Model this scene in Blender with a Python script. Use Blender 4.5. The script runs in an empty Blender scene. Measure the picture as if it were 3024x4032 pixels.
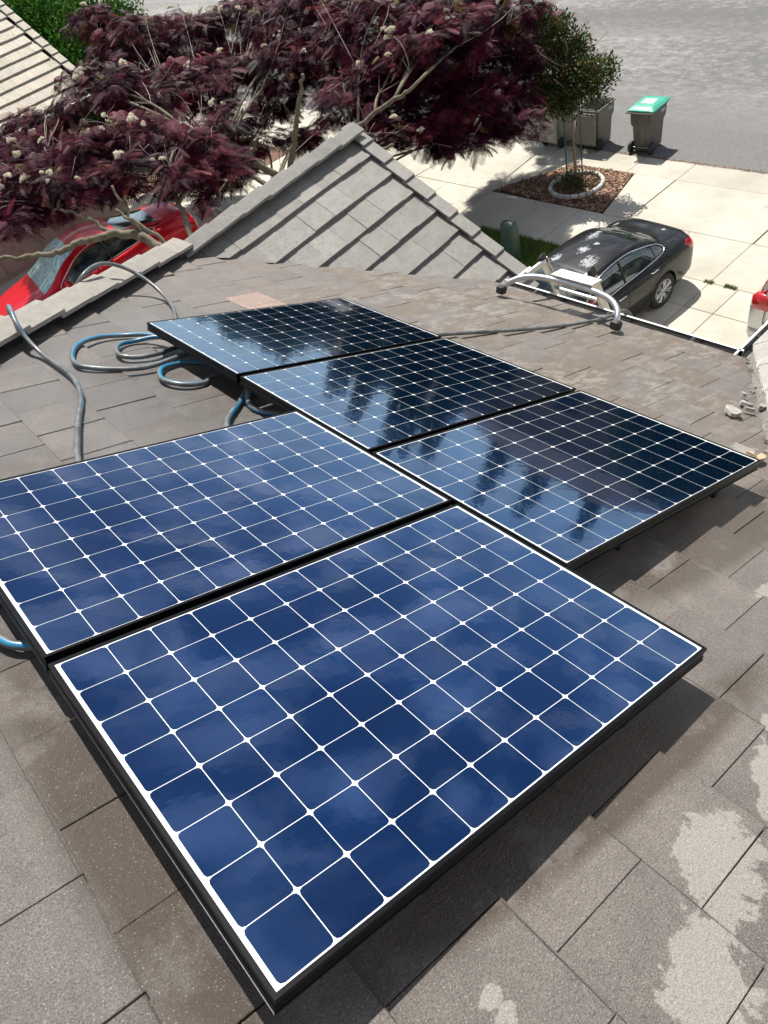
import bpy, bmesh, math, random
import numpy as np
from mathutils import Vector, Matrix
R = math.radians
rng = np.random.default_rng(7); random.seed(7)
SC = bpy.context.scene
COL = SC.collection
# ---------------------------------------------------------------- camera
cam_d = bpy.data.cameras.new("camera"); cam = bpy.data.objects.new("camera", cam_d); COL.objects.link(cam)
SC.camera = cam
cam_d.sensor_fit = 'VERTICAL'; cam_d.sensor_height = 36.0; cam_d.sensor_width = 27.0; cam_d.lens = 25.53
cam_d.clip_start = 0.02; cam_d.clip_end = 2000
cam.matrix_world = Matrix(((0.713, 0.615, -0.337, 0.232), (-0.659, 0.426, -0.620, -0.540), (-0.238, 0.664, 0.709, 1.402), (0, 0, 0, 1)))
_m = Matrix(((0.713, 0.615, -0.337), (-0.659, 0.426, -0.620), (-0.238, 0.664, 0.709)))
cam.matrix_world = Matrix.Translation((0.232, -0.540, 1.402)) @ _m.to_quaternion().to_matrix().to_4x4()
# ---------------------------------------------------------------- sky and sun
SUN = Vector((0.35, 0.48, 1.0)).normalized()
SUN_EL = math.asin(SUN.z); SUN_AZ = math.atan2(SUN.x, SUN.y)
w = bpy.data.worlds.new("World"); SC.world = w; w.use_nodes = True
nt = w.node_tree; nt.nodes.clear()
N = nt.nodes.new; Lk = nt.links.new
out = N('ShaderNodeOutputWorld'); bg = N('ShaderNodeBackground'); bg.inputs['Strength'].default_value = 0.05
sky = N('ShaderNodeTexSky'); sky.sky_type = 'NISHITA'; sky.sun_disc = False
sky.sun_elevation = SUN_EL; sky.sun_rotation = SUN_AZ; sky.altitude = 50; sky.air_density = 1.0; sky.dust_density = 0.6
tc = N('ShaderNodeTexCoord'); sep = N('ShaderNodeSeparateXYZ'); Lk(tc.outputs['Generated'], sep.inputs[0])
# clouds on a flat layer: direction divided by its height
mx = N('ShaderNodeMath'); mx.operation = 'MAXIMUM'; mx.inputs[1].default_value = 0.0; Lk(sep.outputs['Z'], mx.inputs[0])
ad = N('ShaderNodeMath'); ad.operation = 'ADD'; ad.inputs[1].default_value = 0.12; Lk(mx.outputs[0], ad.inputs[0])
dx = N('ShaderNodeMath'); dx.operation = 'DIVIDE'; Lk(sep.outputs['X'], dx.inputs[0]); Lk(ad.outputs[0], dx.inputs[1])
dy = N('ShaderNodeMath'); dy.operation = 'DIVIDE'; Lk(sep.outputs['Y'], dy.inputs[0]); Lk(ad.outputs[0], dy.inputs[1])
cb = N('ShaderNodeCombineXYZ'); Lk(dx.outputs[0], cb.inputs[0]); Lk(dy.outputs[0], cb.inputs[1])
mp = N('ShaderNodeMapping'); mp.inputs['Rotation'].default_value = (0, 0, R(35)); mp.inputs['Scale'].default_value = (0.8, 1.7, 1); Lk(cb.outputs[0], mp.inputs[0])
nz = N('ShaderNodeTexNoise'); nz.inputs['Scale'].default_value = 3.0; nz.inputs['Detail'].default_value = 7; nz.inputs['Roughness'].default_value = 0.55; nz.inputs['Distortion'].default_value = 0.6
Lk(mp.outputs[0], nz.inputs['Vector'])
cr = N('ShaderNodeValToRGB'); cr.color_ramp.elements[0].position = 0.45; cr.color_ramp.elements[1].position = 0.66
cr.color_ramp.elements[0].color = (0, 0, 0, 1); cr.color_ramp.elements[1].color = (0.92, 0.92, 0.92, 1); Lk(nz.outputs['Fac'], cr.inputs[0])
hz = N('ShaderNodeMath'); hz.operation = 'MULTIPLY'; hz.use_clamp = True; hz.inputs[1].default_value = 12.0; Lk(mx.outputs[0], hz.inputs[0])
cf = N('ShaderNodeMath'); cf.operation = 'MULTIPLY'; Lk(cr.outputs[0], cf.inputs[0]); Lk(hz.outputs[0], cf.inputs[1])
mix = N('ShaderNodeMix'); mix.data_type = 'RGBA'; Lk(cf.outputs[0], mix.inputs['Factor']); Lk(sky.outputs[0], mix.inputs['A']); mix.inputs['B'].default_value = (17.0, 17.5, 18.5, 1)
hr = N('ShaderNodeMapRange'); hr.inputs['From Min'].default_value = 0.0; hr.inputs['From Max'].default_value = 0.34; hr.inputs['To Min'].default_value = 0.80; hr.inputs['To Max'].default_value = 0.0; hr.interpolation_type = 'SMOOTHSTEP'; Lk(mx.outputs[0], hr.inputs['Value'])
mix2 = N('ShaderNodeMix'); mix2.data_type = 'RGBA'; Lk(hr.outputs[0], mix2.inputs['Factor']); Lk(mix.outputs['Result'], mix2.inputs['A']); mix2.inputs['B'].default_value = (11.5, 16.5, 19.0, 1)
Lk(mix2.outputs['Result'], bg.inputs['Color']); Lk(bg.outputs[0], out.inputs[0])
sun_d = bpy.data.lights.new("sun", 'SUN'); sun = bpy.data.objects.new("sun", sun_d); COL.objects.link(sun)
sun_d.energy = 5.0; sun_d.angle = R(0.53); sun_d.color = (1.0, 0.95, 0.87)
sun.rotation_euler = (-SUN).to_track_quat('-Z', 'Y').to_euler(); sun.location = (0, 0, 30)
SC.view_settings.view_transform = 'Standard'; SC.view_settings.look = 'None'; SC.view_settings.exposure = 0.46; SC.view_settings.gamma = 1
SC.render.engine = 'CYCLES'
# ---------------------------------------------------------------- helpers
TH = R(25.0); CT, ST = math.cos(TH), math.sin(TH)
def P(u, v, c=0.0):           # roof coordinates (down the slope, along the eave, off the slope) to the world
    return Vector((u*CT + c*ST, v, -u*ST + c*CT))
GZ = -7.0
def tag(o, label=None, cat=None, group=None, kind=None):
    if label: o['label'] = label
    if cat: o['category'] = cat
    if group: o['group'] = group
    if kind: o['kind'] = kind
    return o
def empty(name, loc, rz=0.0, rot=None):
    o = bpy.data.objects.new(name, None); COL.objects.link(o); o.location = loc
    o.rotation_euler = rot if rot else (0, 0, rz); o.empty_display_size = 0.2
    return o
def link_mesh(name, me, mats, parent=None, smooth=False):
    for m in (mats if isinstance(mats, (list, tuple)) else [mats]): me.materials.append(m)
    o = bpy.data.objects.new(name, me); COL.objects.link(o)
    if parent: o.parent = parent
    if smooth: me.polygons.foreach_set('use_smooth', [True]*len(me.polygons))
    return o
class MB:
    def __init__(s): s.v = []; s.f = []; s.m = []; s.t = []
    def add(s, vs, fs, mi=0, tint=0.5):
        b = len(s.v); s.v += [tuple(q) for q in vs]
        for f in fs: s.f.append([i+b for i in f]); s.m.append(mi); s.t.append(tint)
    def box(s, c, d, rot=None, mi=0, bev=0.0, taper=1.0, tint=0.5):
        x, y, z = d[0]/2, d[1]/2, d[2]/2; c = Vector(c)
        if bev <= 0:
            vs = [Vector((sx*x*(taper if sz < 0 else 1), sy*y*(taper if sz < 0 else 1), sz*z)) for sz in (-1, 1) for sy in (-1, 1) for sx in (-1, 1)]
            fs = [(0, 2, 3, 1), (4, 5, 7, 6), (0, 1, 5, 4), (2, 6, 7, 3), (0, 4, 6, 2), (1, 3, 7, 5)]
        else:
            b = min(bev, x*.95, y*.95, z*.95)
            vs = []; 
            for zz, ins in ((-z, b), (-z+b, 0), (z-b, 0), (z, b)):
                k = taper if zz < 0 else 1
                X, Y = (x-ins)*k, (y-ins)*k; bb = 0 if ins else b
                X0, Y0 = x*k, y*k
                if ins: ring = [(X-0, Y-b*0), (X, Y), (-X, Y), (-X, Y), (-X, -Y), (-X, -Y), (X, -Y), (X, -Y)]
                ring = [(X0-ins, Y0-b-ins*.4), (X0-b-ins*.4, Y0-ins), (-X0+b+ins*.4, Y0-ins), (-X0+ins, Y0-b-ins*.4), (-X0+ins, -Y0+b+ins*.4), (-X0+b+ins*.4, -Y0+ins), (X0-b-ins*.4, -Y0+ins), (X0-ins, -Y0+b+ins*.4)]
                vs += [Vector((a, bq, zz)) for a, bq in ring]
            fs = [tuple(reversed(range(8))), tuple(range(24, 32))]
            for r in range(3):
                for i in range(8): fs.append((r*8+i, r*8+(i+1) % 8, r*8+8+(i+1) % 8, r*8+8+i))
        if rot is not None: vs = [rot @ q for q in vs]
        s.add([c+q for q in vs], fs, mi, tint)
    def tube(s, pts, rad, n=8, mi=0, cap=True, closed=False):
        pts = [Vector(p) for p in pts]; k = len(pts)
        rads = rad if isinstance(rad, (list, tuple)) else [rad]*k
        up = None; rings = []
        for i, p in enumerate(pts):
            if closed: d = pts[(i+1) % k]-pts[i-1]
            else: d = pts[min(i+1, k-1)]-pts[max(i-1, 0)]
            if d.length < 1e-9: d = Vector((0, 0, 1))
            d.normalize()
            if up is None: up = d.orthogonal().normalized()
            up = (up-d*up.dot(d)); up = up.normalized() if up.length > 1e-6 else d.orthogonal().normalized()
            sd = d.cross(up)
            rings.append([p+(up*math.cos(a)+sd*math.sin(a))*rads[i] for a in [2*math.pi*j/n for j in range(n)]])
        vs = [q for r in rings for q in r]; fs = []
        for i in range(k if closed else k-1):
            a, b = i*n, ((i+1) % k)*n
            for j in range(n): fs.append((a+j, a+(j+1) % n, b+(j+1) % n, b+j))
        if cap and not closed: fs += [tuple(reversed(range(n))), tuple(range((k-1)*n, k*n))]
        s.add(vs, fs, mi)
    def lathe(s, prof, c=(0, 0, 0), axis='Z', n=24, mi=0, rot=None):
        vs = []
        for (r, h) in prof:
            for j in range(n):
                a = 2*math.pi*j/n; x, y, z = r*math.cos(a), r*math.sin(a), h
                if axis == 'Y': x, y, z = x, z, y
                q = Vector((x, y, z)); q = rot @ q if rot is not None else q
                vs.append(q+Vector(c))
        fs = []
        for i in range(len(prof)-1):
            for j in range(n): fs.append((i*n+j, i*n+(j+1) % n, (i+1)*n+(j+1) % n, (i+1)*n+j))
        s.add(vs, fs, mi)
    def prism(s, poly, z0, z1, mi=0, tint=0.5):
        n = len(poly); vs = [Vector((p[0], p[1], z0)) for p in poly]+[Vector((p[0], p[1], z1)) for p in poly]
        fs = [tuple(reversed(range(n))), tuple(range(n, 2*n))]+[(i, (i+1) % n, n+(i+1) % n, n+i) for i in range(n)]
        s.add(vs, fs, mi, tint)
    def mesh(s, name, fix=False):
        me = bpy.data.meshes.new(name); me.from_pydata(s.v, [], s.f)
        me.polygons.foreach_set('material_index', s.m)
        a = me.attributes.new('tint', 'FLOAT', 'FACE'); a.data.foreach_set('value', s.t)
        if fix:
            bm = bmesh.new(); bm.from_mesh(me); bmesh.ops.recalc_face_normals(bm, faces=bm.faces); bm.to_mesh(me); bm.free()
        me.update(); return me
    def build(s, name, mats, parent=None, smooth=False, fix=True):
        return link_mesh(name, s.mesh(name, fix), mats, parent, smooth)
def auto_smooth(o, ang=35):
    me = o.data; me.polygons.foreach_set('use_smooth', [True]*len(me.polygons))
    bm = bmesh.new(); bm.from_mesh(me)
    for e in bm.edges:
        e.smooth = not (len(e.link_faces) == 2 and e.calc_face_angle(0) > R(ang))
    bm.to_mesh(me); bm.free(); return o
# ---------------------------------------------------------------- materials
def M(name, col, rough=0.6, metal=0.0, coat=0.0, spec=0.5, bump=None, var=None, emit=None, trans=0.0, tint=0.0, ior=1.5, coat_r=0.03):
    m = bpy.data.materials.new(name); m.use_nodes = True; t = m.node_tree; b = t.nodes['Principled BSDF']
    b.inputs['Base Color'].default_value = (*col, 1); b.inputs['Roughness'].default_value = rough; b.inputs['Metallic'].default_value = metal
    b.inputs['Coat Weight'].default_value = coat; b.inputs['Coat Roughness'].default_value = coat_r; b.inputs['Specular IOR Level'].default_value = spec; b.inputs['IOR'].default_value = ior
    b.inputs['Transmission Weight'].default_value = trans
    src = None
    if var:      # (scale, amount, detail): light and dark mottling of the colour
        n = t.nodes.new('ShaderNodeTexNoise'); n.inputs['Scale'].default_value = var[0]; n.inputs['Detail'].default_value = var[2] if len(var) > 2 else 5
        tcn = t.nodes.new('ShaderNodeTexCoord'); t.links.new(tcn.outputs['Object'], n.inputs['Vector'])
        r = t.nodes.new('ShaderNodeValToRGB'); lo, hi = 1-var[1], 1+var[1]
        r.color_ramp.elements[0].position = .3; r.color_ramp.elements[1].position = .7
        r.color_ramp.elements[0].color = (*[c*lo for c in col], 1); r.color_ramp.elements[1].color = (*[c*hi for c in col], 1)
        t.links.new(n.outputs['Fac'], r.inputs[0]); src = r.outputs[0]
    if tint:
        a = t.nodes.new('ShaderNodeAttribute'); a.attribute_name = 'tint'
        mr = t.nodes.new('ShaderNodeMapRange'); mr.inputs['To Min'].default_value = 1-tint; mr.inputs['To Max'].default_value = 1+tint; t.links.new(a.outputs['Fac'], mr.inputs['Value'])
        mu = t.nodes.new('ShaderNodeMix'); mu.data_type = 'RGBA'; mu.blend_type = 'MULTIPLY'; mu.inputs['Factor'].default_value = 1
        if src: t.links.new(src, mu.inputs['A'])
        else: mu.inputs['A'].default_value = (*col, 1)
        t.links.new(mr.outputs[0], mu.inputs['B']); src = mu.outputs['Result']
    if src: t.links.new(src, b.inputs['Base Color'])
    if bump:     # (scale, strength, distance)
        n2 = t.nodes.new('ShaderNodeTexNoise'); n2.inputs['Scale'].default_value = bump[0]; n2.inputs['Detail'].default_value = 4
        tcn = t.nodes.new('ShaderNodeTexCoord'); t.links.new(tcn.outputs['Object'], n2.inputs['Vector'])
        bp = t.nodes.new('ShaderNodeBump'); bp.inputs['Strength'].default_value = bump[1]; bp.inputs['Distance'].default_value = bump[2]
        t.links.new(n2.outputs['Fac'], bp.inputs['Height']); t.links.new(bp.outputs[0], b.inputs['Normal'])
    if emit: b.inputs['Emission Color'].default_value = (*emit[:3], 1); b.inputs['Emission Strength'].default_value = emit[3]
    return m
class NG:       # tiny node-graph writer
    def __init__(s, m): s.m = m; s.t = m.node_tree; s.b = s.t.nodes['Principled BSDF']
    def n(s, ty, **kw):
        x = s.t.nodes.new('ShaderNode'+ty)
        for k, v in kw.items(): setattr(x, k, v)
        return x
    def put(s, node, key, val):
        if hasattr(val, 'is_output') or isinstance(val, bpy.types.NodeSocket): s.t.links.new(val, node.inputs[key])
        elif val is not None: node.inputs[key].default_value = val
    def math(s, op, a, b=None, clamp=False):
        x = s.n('Math', operation=op, use_clamp=clamp); s.put(x, 0, a); s.put(x, 1, b); return x.outputs[0]
    def obj(s): return s.n('TexCoord').outputs['Object']
    def noise(s, vec, sc, det=4, rough=.5, dist=0):
        x = s.n('TexNoise'); s.put(x, 'Vector', vec); x.inputs['Scale'].default_value = sc; x.inputs['Detail'].default_value = det; x.inputs['Roughness'].default_value = rough; x.inputs['Distortion'].default_value = dist; return x.outputs['Fac']
    def ramp(s, fac, p0, p1, v0=0., v1=1.):
        x = s.n('MapRange'); s.put(x, 'Value', fac); x.inputs['From Min'].default_value = p0; x.inputs['From Max'].default_value = p1; x.inputs['To Min'].default_value = v0; x.inputs['To Max'].default_value = v1; return x.outputs[0]
    def mixc(s, f, a, b, bl='MIX'):
        x = s.n('Mix', data_type='RGBA', blend_type=bl); s.put(x, 'Factor', f)
        s.put(x, 'A', (*a, 1) if isinstance(a, tuple) else a); s.put(x, 'B', (*b, 1) if isinstance(b, tuple) else b); return x.outputs['Result']
    def mapping(s, vec, sc=(1, 1, 1), loc=(0, 0, 0), rot=(0, 0, 0)):
        x = s.n('Mapping'); s.put(x, 'Vector', vec); x.inputs['Scale'].default_value = sc; x.inputs['Location'].default_value = loc; x.inputs['Rotation'].default_value = rot; return x.outputs[0]
    def blob(s, vec, c, r, ns=None):    # 1 inside an ellipse centred on c with radii r, 0 outside, soft value in between
        mpn = s.n('Mapping'); mpn.vector_type = 'TEXTURE'; s.put(mpn, 'Vector', vec); mpn.inputs['Location'].default_value = (*c, 0); mpn.inputs['Scale'].default_value = (r[0], r[1], 1000)
        if len(r) > 2: mpn.inputs['Rotation'].default_value = (0, 0, R(r[2]))
        l = s.n('VectorMath', operation='LENGTH'); s.put(l, 0, mpn.outputs[0]); return s.math('SUBTRACT', 1.0, l.outputs['Value'])
    def bump(s, h, strength, dist, prev=None):
        x = s.n('Bump'); s.put(x, 'Height', h); x.inputs['Strength'].default_value = strength; x.inputs['Distance'].default_value = dist
        if prev is not None: s.put(x, 'Normal', prev)
        return x.outputs[0]
    def set(s, key, val): s.put(s.b, key, val)
    def vor(s, vec, sc, feat='F1', out='Distance', rnd=1.0):
        x = s.n('TexVoronoi', feature=feat); s.put(x, 'Vector', vec); x.inputs['Scale'].default_value = sc; x.inputs['Randomness'].default_value = rnd; return x.outputs[out]
def newmat(name):
    m = bpy.data.materials.new(name); m.use_nodes = True; return m, NG(m)
# ================================================================ ROOF MATERIALS (object coordinates are roof coordinates)
def tile_mat(name, base, wet=True, stains_shade=False, pink=False):
    m, g = newmat(name); o = g.obj()
    at = g.n('Attribute'); at.attribute_name = 'tint'; ti = at.outputs['Fac']
    fine = g.noise(o, 260, 3, .7); med = g.noise(o, 9, 5, .6); big = g.noise(o, 1.3, 3, .5)
    streak = g.noise(g.mapping(o, (2.2, 4.5, 1)), 2.6, 8, .72, .3)
    col = g.mixc(g.ramp(fine, .36, .64), tuple(c*.55 for c in base), tuple(c*1.42 for c in base))
    col = g.mixc(1.0, col, g.ramp(med, .3, .7, .86, 1.14), 'MULTIPLY')
    col = g.mixc(1.0, col, g.ramp(ti, 0, 1, .86, 1.14), 'MULTIPLY')
    rough = 0.75; coat = None
    if wet:
        # wet, browner stretch towards the eave, with pale mineral streaks left between the damp areas
        far = g.blob(o, (4.6, 3.2), (3.0, 3.6, -20))
        s = g.math('ADD', g.math('ADD', g.math('MULTIPLY', streak, .75), g.math('MULTIPLY', ti, .62)), g.math('MULTIPLY', big, .45))
        wm = g.math('MULTIPLY', g.ramp(s, .84, 1.06), g.ramp(far, .0, .45), True)
        wm = g.math('MULTIPLY', wm, .85)
        col = g.mixc(wm, col, (.125, .094, .070))
        pale = g.math('MULTIPLY', g.math('MULTIPLY', g.ramp(streak, .52, .42, 0, 1), g.ramp(big, .35, .6)), g.ramp(far, .1, .55), True)
        col = g.mixc(g.math('MULTIPLY', pale, .32), col, (.40, .37, .32))
        # damp band hugging the left side of the nearest panel and under the coils
        b1 = g.blob(o, (-.02, .62), (.17, 1.1)); b2 = g.blob(o, (1.45, 3.0), (.75, 1.1)); b3 = g.blob(o, (.25, 2.2), (.6, .9)); wet_shade = g.math('MAXIMUM', g.blob(o, (1.0, -.05), (1.0, .115, -3)), g.blob(o, (2.6, .42), (1.0, .2, 0)))  # last mask: runoff damp that also paints the panels' shadow strip darker
        damp_shade = g.math('MAXIMUM', g.math('MAXIMUM', g.ramp(b1, .0, .5), g.ramp(wet_shade, 0, .3)), g.math('MAXIMUM', g.ramp(b2, .1, .6), g.math('MULTIPLY', g.ramp(b3, .1, .6), .6)))
        damp_shade = g.math('MULTIPLY', damp_shade, g.ramp(g.noise(o, 5, 4, .6), .30, .46), True)
        col = g.mixc(g.math('MULTIPLY', damp_shade, .88), col, (.050, .034, .022))
        # hose water film over the upper left of the roof
        film = g.blob(o, (.7, 3.6), (2.1, 2.2)); film = g.math('MULTIPLY', g.ramp(film, .0, .3), g.ramp(g.noise(g.mapping(o, (1, 2.2, 1)), 2.3, 4, .6, .5), .36, .56), True)
        col = g.mixc(g.math('MULTIPLY', film, .60), col, (.098, .094, .092))
        gl = g.math('MAXIMUM', g.math('MAXIMUM', damp_shade, film), g.math('MULTIPLY', wm, .55))
        g.set('Coat Weight', g.math('MULTIPLY', gl, .5, True)); g.set('Coat Roughness', .18)
        rough = g.ramp(gl, 0, 1, .62, .42)
    if stains_shade:
        edge = g.math('MULTIPLY', g.math('SUBTRACT', g.noise(o, 9, 7, .66, .5), .5), 3.6); edge = g.math('ADD', edge, g.math('MULTIPLY', g.math('SUBTRACT', g.noise(o, 34, 3, .6), .5), 1.2))
        bl = None
        for c, r in (((.77, -.455), (.19, .10, 18)), ((1.04, -.36), (.19, .115, 20)), ((1.13, -.30), (.07, .04, 0)), ((.385, -.195), (.033, .022, 0)), ((.37, -.245), (.05, .022, 30)), ((1.40, -.34), (.15, .06, 30)), ((1.65, -.22), (.07, .035, 0)), ((2.34, .10), (.08, .04, 0)), ((3.62, .78), (.14, .07, 0))):
            q = g.blob(o, c, r); bl = q if bl is None else g.math('MAXIMUM', bl, q)
        dry = g.ramp(g.math('ADD', bl, g.math('MULTIPLY', edge, .62)), .12, .22)
        spots = g.ramp(g.vor(o, 24), .10, .17); spots = g.math('MAXIMUM', spots, g.ramp(g.noise(o, 7, 2, .5), .47, .53))
        dry = g.math('MULTIPLY', dry, g.ramp(spots, 0, 1, .45, 1), True)
        col = g.mixc(g.math('MULTIPLY', dry, .72), col, g.mixc(g.ramp(fine, .35, .65), (.24, .225, .205), (.40, .375, .345)))
    if stains_shade:      # shadow groove at the butt edge of every course, painted into the colour
        sx = g.n('SeparateXYZ'); g.put(sx, 0, o); fr = g.math('FRACT', g.math('DIVIDE', g.math('ADD', sx.outputs['X'], .480+3.45+.0015), .345))
        rag = g.math('MULTIPLY', g.noise(o, 26, 4, .7), .022); eg = g.math('MULTIPLY', g.ramp(g.math('ADD', fr, rag), .993, 1.0), g.ramp(g.noise(o, 1.1, 3, .5), .35, .6, .45, 1)); col = g.mixc(g.math('MULTIPLY', eg, .85, True), col, (.03, .026, .022))
    if name == 'pale_tile':
        lo = g.noise(o, 28, 3, .6, .3); spk = g.ramp(g.noise(o, 60, 3, .6), .55, .62)
        damp = g.math('MULTIPLY', g.ramp(g.math('ADD', lo, g.math('MULTIPLY', spk, .14)), .60, .64), g.ramp(g.math('ADD', big, g.math('MULTIPLY', g.blob(o, (3.5, 5.3), (1.9, .9, -45)), .25)), .42, .66), True)
        col = g.mixc(g.math('MULTIPLY', damp, .75), col, (.17, .165, .155))
        col = g.mixc(g.math('MULTIPLY', g.ramp(g.noise(o, 3.2, 6, .7), .55, .75), .3), col, (.36, .33, .25))
    g.set('Base Color', col); g.set('Roughness', rough)
    h = g.math('ADD', fine, g.math('MULTIPLY', g.noise(o, 90, 3, .6), .8))
    spk = g.vor(o, 300, 'F1', 'Distance'); sc3 = g.n('SeparateColor'); vn = g.n('TexVoronoi'); g.put(vn, 'Vector', o); vn.inputs['Scale'].default_value = 300; g.put(sc3, 0, vn.outputs['Color'])
    glint = g.math('MULTIPLY', g.ramp(sc3.outputs[0], .90, .97), g.ramp(spk, .40, .25), True); col = g.mixc(g.math('MULTIPLY', glint, .55), col, (.62, .60, .57)); g.set('Base Color', col)
    bn = g.bump(h, .8, .005); g.set('Normal', bn); g.set('Coat Normal', g.bump(h, .9, .006)); return m
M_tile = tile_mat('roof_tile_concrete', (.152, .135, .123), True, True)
M_pale = tile_mat('pale_tile', (.240, .231, .213), False, False)
M_pale2 = tile_mat('sunlit_tile', (.40, .385, .355), False, False)  # lighter tile copy, sun on the right wing's slope put into the colour
M_sand = tile_mat('sand_tile', (.43, .385, .315), False, False)
M_pink = tile_mat('pink_tile', (.29, .21, .18), False, False)
M_dark = M('shadow_black', (.012, .012, .013), .8)
M_mortar = M('mortar', (.19, .18, .165), .9, var=(30, .35), bump=(60, .6, .01))
M_deck = M('felt', (.02, .019, .018), .9)
M_wall = M('stucco', (.50, .44, .36), .9, var=(6, .08), bump=(120, .4, .004))
M_white = M('white_painted_metal', (.82, .82, .80), .35, coat=.3)
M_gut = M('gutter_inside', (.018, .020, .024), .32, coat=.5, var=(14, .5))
# ================================================================ TILES
EX, TW, TT = .345, .3048, .023
def tile_field(rows, cols, phase, ex=EX, tw=TW, tt=TT, jit=.0022, seed=3, c0=-.16):
    """flat concrete tiles: every tile a bevelled slab lying on the course below it"""
    r_ = random.Random(seed); mb = MB()
    for k in range(rows[0], rows[1]):
        u1 = phase[0]+ex*(k+1); u0 = u1-ex-.05
        for j in range(cols[0], cols[1]):
            v0 = phase[1]+tw*j+(tw*.5 if k % 2 else 0)+.0011; v1 = v0+tw-.0022
            a, b = r_.gauss(0, jit), r_.gauss(0, jit*.8); du = r_.gauss(0, .003); t = min(1, max(0, r_.gauss(.5, .27)))
            cu = c0+a; cl = c0-tt*1.12+a*.3; bv = .0014
            def z(u, v): return cu+(cl-cu)*(u1-u)/(u1-u0)+b*(v-v0)/tw
            U0, U1 = u0, u1+du
            ring = [(U1, v0), (U1, v1), (U0, v1), (U0, v0)]; ins = [(U1-bv, v0+bv), (U1-bv, v1-bv), (U0, v1-bv), (U0, v0+bv)]
            vs = [(u, v, z(u, v)-tt) for u, v in ring]+[(u, v, z(u, v)-bv) for u, v in ring]+[(u, v, z(u, v)) for u, v in ins]
            fs = [(8, 9, 10, 11)]+[(i, (i+1) % 4, 4+(i+1) % 4, 4+i) for i in range(4)]+[(4+i, 4+(i+1) % 4, 8+(i+1) % 4, 8+i) for i in range(4)]+[(3, 2, 1, 0)]
            mb.add(vs, fs, 0, t)
    return mb
def cut(me, planes):
    bm = bmesh.new(); bm.from_mesh(me)
    for co, no in planes:
        bmesh.ops.bisect_plane(bm, geom=bm.verts[:]+bm.edges[:]+bm.faces[:], plane_co=co, plane_no=no, clear_outer=True)
    bm.to_mesh(me); bm.free(); me.update()
ROT = (0, TH, 0)
# plan points of the roof: hip, valleys, eave (world x, y)
H0, RS = (.62, 4.08), (2.74, 6.15)             # hip runs through these, meets the wing's ridge at RS
VE = (4.93, 4.12)                              # valley foot at the eave
RV0, RV1 = (4.87, 1.60), (3.14, .585)          # right valley
EAVE_U = 5.44
def vplane(p, q, inside):   # vertical plane through two plan points, normal away from the point inside, in roof coordinates
    n = Vector((q[1]-p[1], -(q[0]-p[0]), 0)).normalized()
    if n.dot(Vector((inside[0]-p[0], inside[1]-p[1], 0))) > 0: n = -n
    pt = Vector((p[0], p[1], 0)); rm = Matrix.Rotation(-TH, 3, 'Y')
    return rm @ pt, rm @ n
INS = (2.0, 2.0)
house = tag(empty('house', (2, 3, GZ)), 'house the solar panels are mounted on, with brown grey tiled roof and gable wing', 'house')
HI = Matrix.Translation((2, 3, GZ)).inverted()
def part(name, mb, mats, rot=None, parent=None, cutp=None, fix=True, smooth=False, loc=(0, 0, 0)):
    me = mb.mesh(name, fix)
    if cutp: cut(me, cutp)
    o = link_mesh(name, me, mats, None, smooth)
    o.parent = parent or house; o.matrix_parent_inverse = Matrix.Translation(o.parent.location).inverted()
    o.matrix_basis = Matrix.Translation(loc) @ (Matrix.Rotation(TH, 4, 'Y') if rot else Matrix.Identity(4))
    return o
# main slope
mb = tile_field((-12, 17), (-22, 26), (-.480, .235-.0016), seed=11)
pcut = [vplane(H0, RS, INS), vplane(RS, VE, INS), vplane(RV0, RV1, INS)]
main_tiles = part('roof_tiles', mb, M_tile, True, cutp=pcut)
# the salmon coloured replacement tiles
mbp = MB(); me_t = main_tiles.data
me_t.materials.append(M_pink)
for p_ in me_t.polygons:
    c = p_.center
    if 2.63 < c[0] < 2.98 and 4.19 < c[1] < 4.52 and p_.normal.z > .9: p_.material_index = 1
# felt below the tiles, keeps the gaps dark
mb = MB(); mb.add([(-4.6, -6.5, -.222), (EAVE_U-.02, -6.5, -.222), (EAVE_U-.02, 9, -.222), (-4.6, 9, -.222)], [(0, 1, 2, 3)])
part('underlay', mb, M_mortar, True, cutp=[pcut[0], pcut[1], vplane((RV0[0]+.09, RV0[1]-.14), (RV1[0]+.09, RV1[1]-.14), INS)])
# wing: ridge, peak and rake foot in world space
W0, W1, W2 = Vector((2.70, 6.10, -1.44)), Vector((5.34, 6.45, -1.44)), Vector((5.25, 4.12, -2.555))
e1 = (W1-W0); Lr = e1.length; e1.normalize(); e2 = W2-W1; Ls = e2.length; e2.normalize(); nw = e2.cross(e1).normalized()
if nw.z < 0: nw = -nw
e1n = nw.cross(e2); e1n = e1*(1 if e1n.dot(e1) > 0 else -1)    # x = down the slope (e2), y = along the ridge, z = nw; the gable is a little out of square
MW = Matrix((( e2.x, e1n.x, nw.x, W1.x), (e2.y, e1n.y, nw.y, W1.y), (e2.z, e1n.z, nw.z, W1.z), (0, 0, 0, 1)))
sg = 1 if e1n.dot(e1) > 0 else -1
def wpart(name, mb, mats, cutv=True, fix=True, parent=None, extra=None):
    me = mb.mesh(name, fix)
    if extra: cut(me, extra)
    me.transform(MW)
    if cutv:
        n = Vector((VE[1]-RS[1], -(VE[0]-RS[0]), 0)).normalized()
        if n.dot(Vector((5.3, 6.0, 0))-Vector((RS[0], RS[1], 0))) > 0: n = -n
        off = Vector((RS[0], RS[1], -1.5))+n.normalized()*.03
        cut(me, [(off, n.normalized())])
    o = link_mesh(name, me, mats); o.parent = house; o.matrix_parent_inverse = Matrix.Translation(house.location).inverted(); return o
mb = tile_field((0, 8), (-1, 13), (.0, 0.02), ex=Ls/7.45, tw=TW, tt=.038, seed=5, c0=0.0, jit=.0028)
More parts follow.
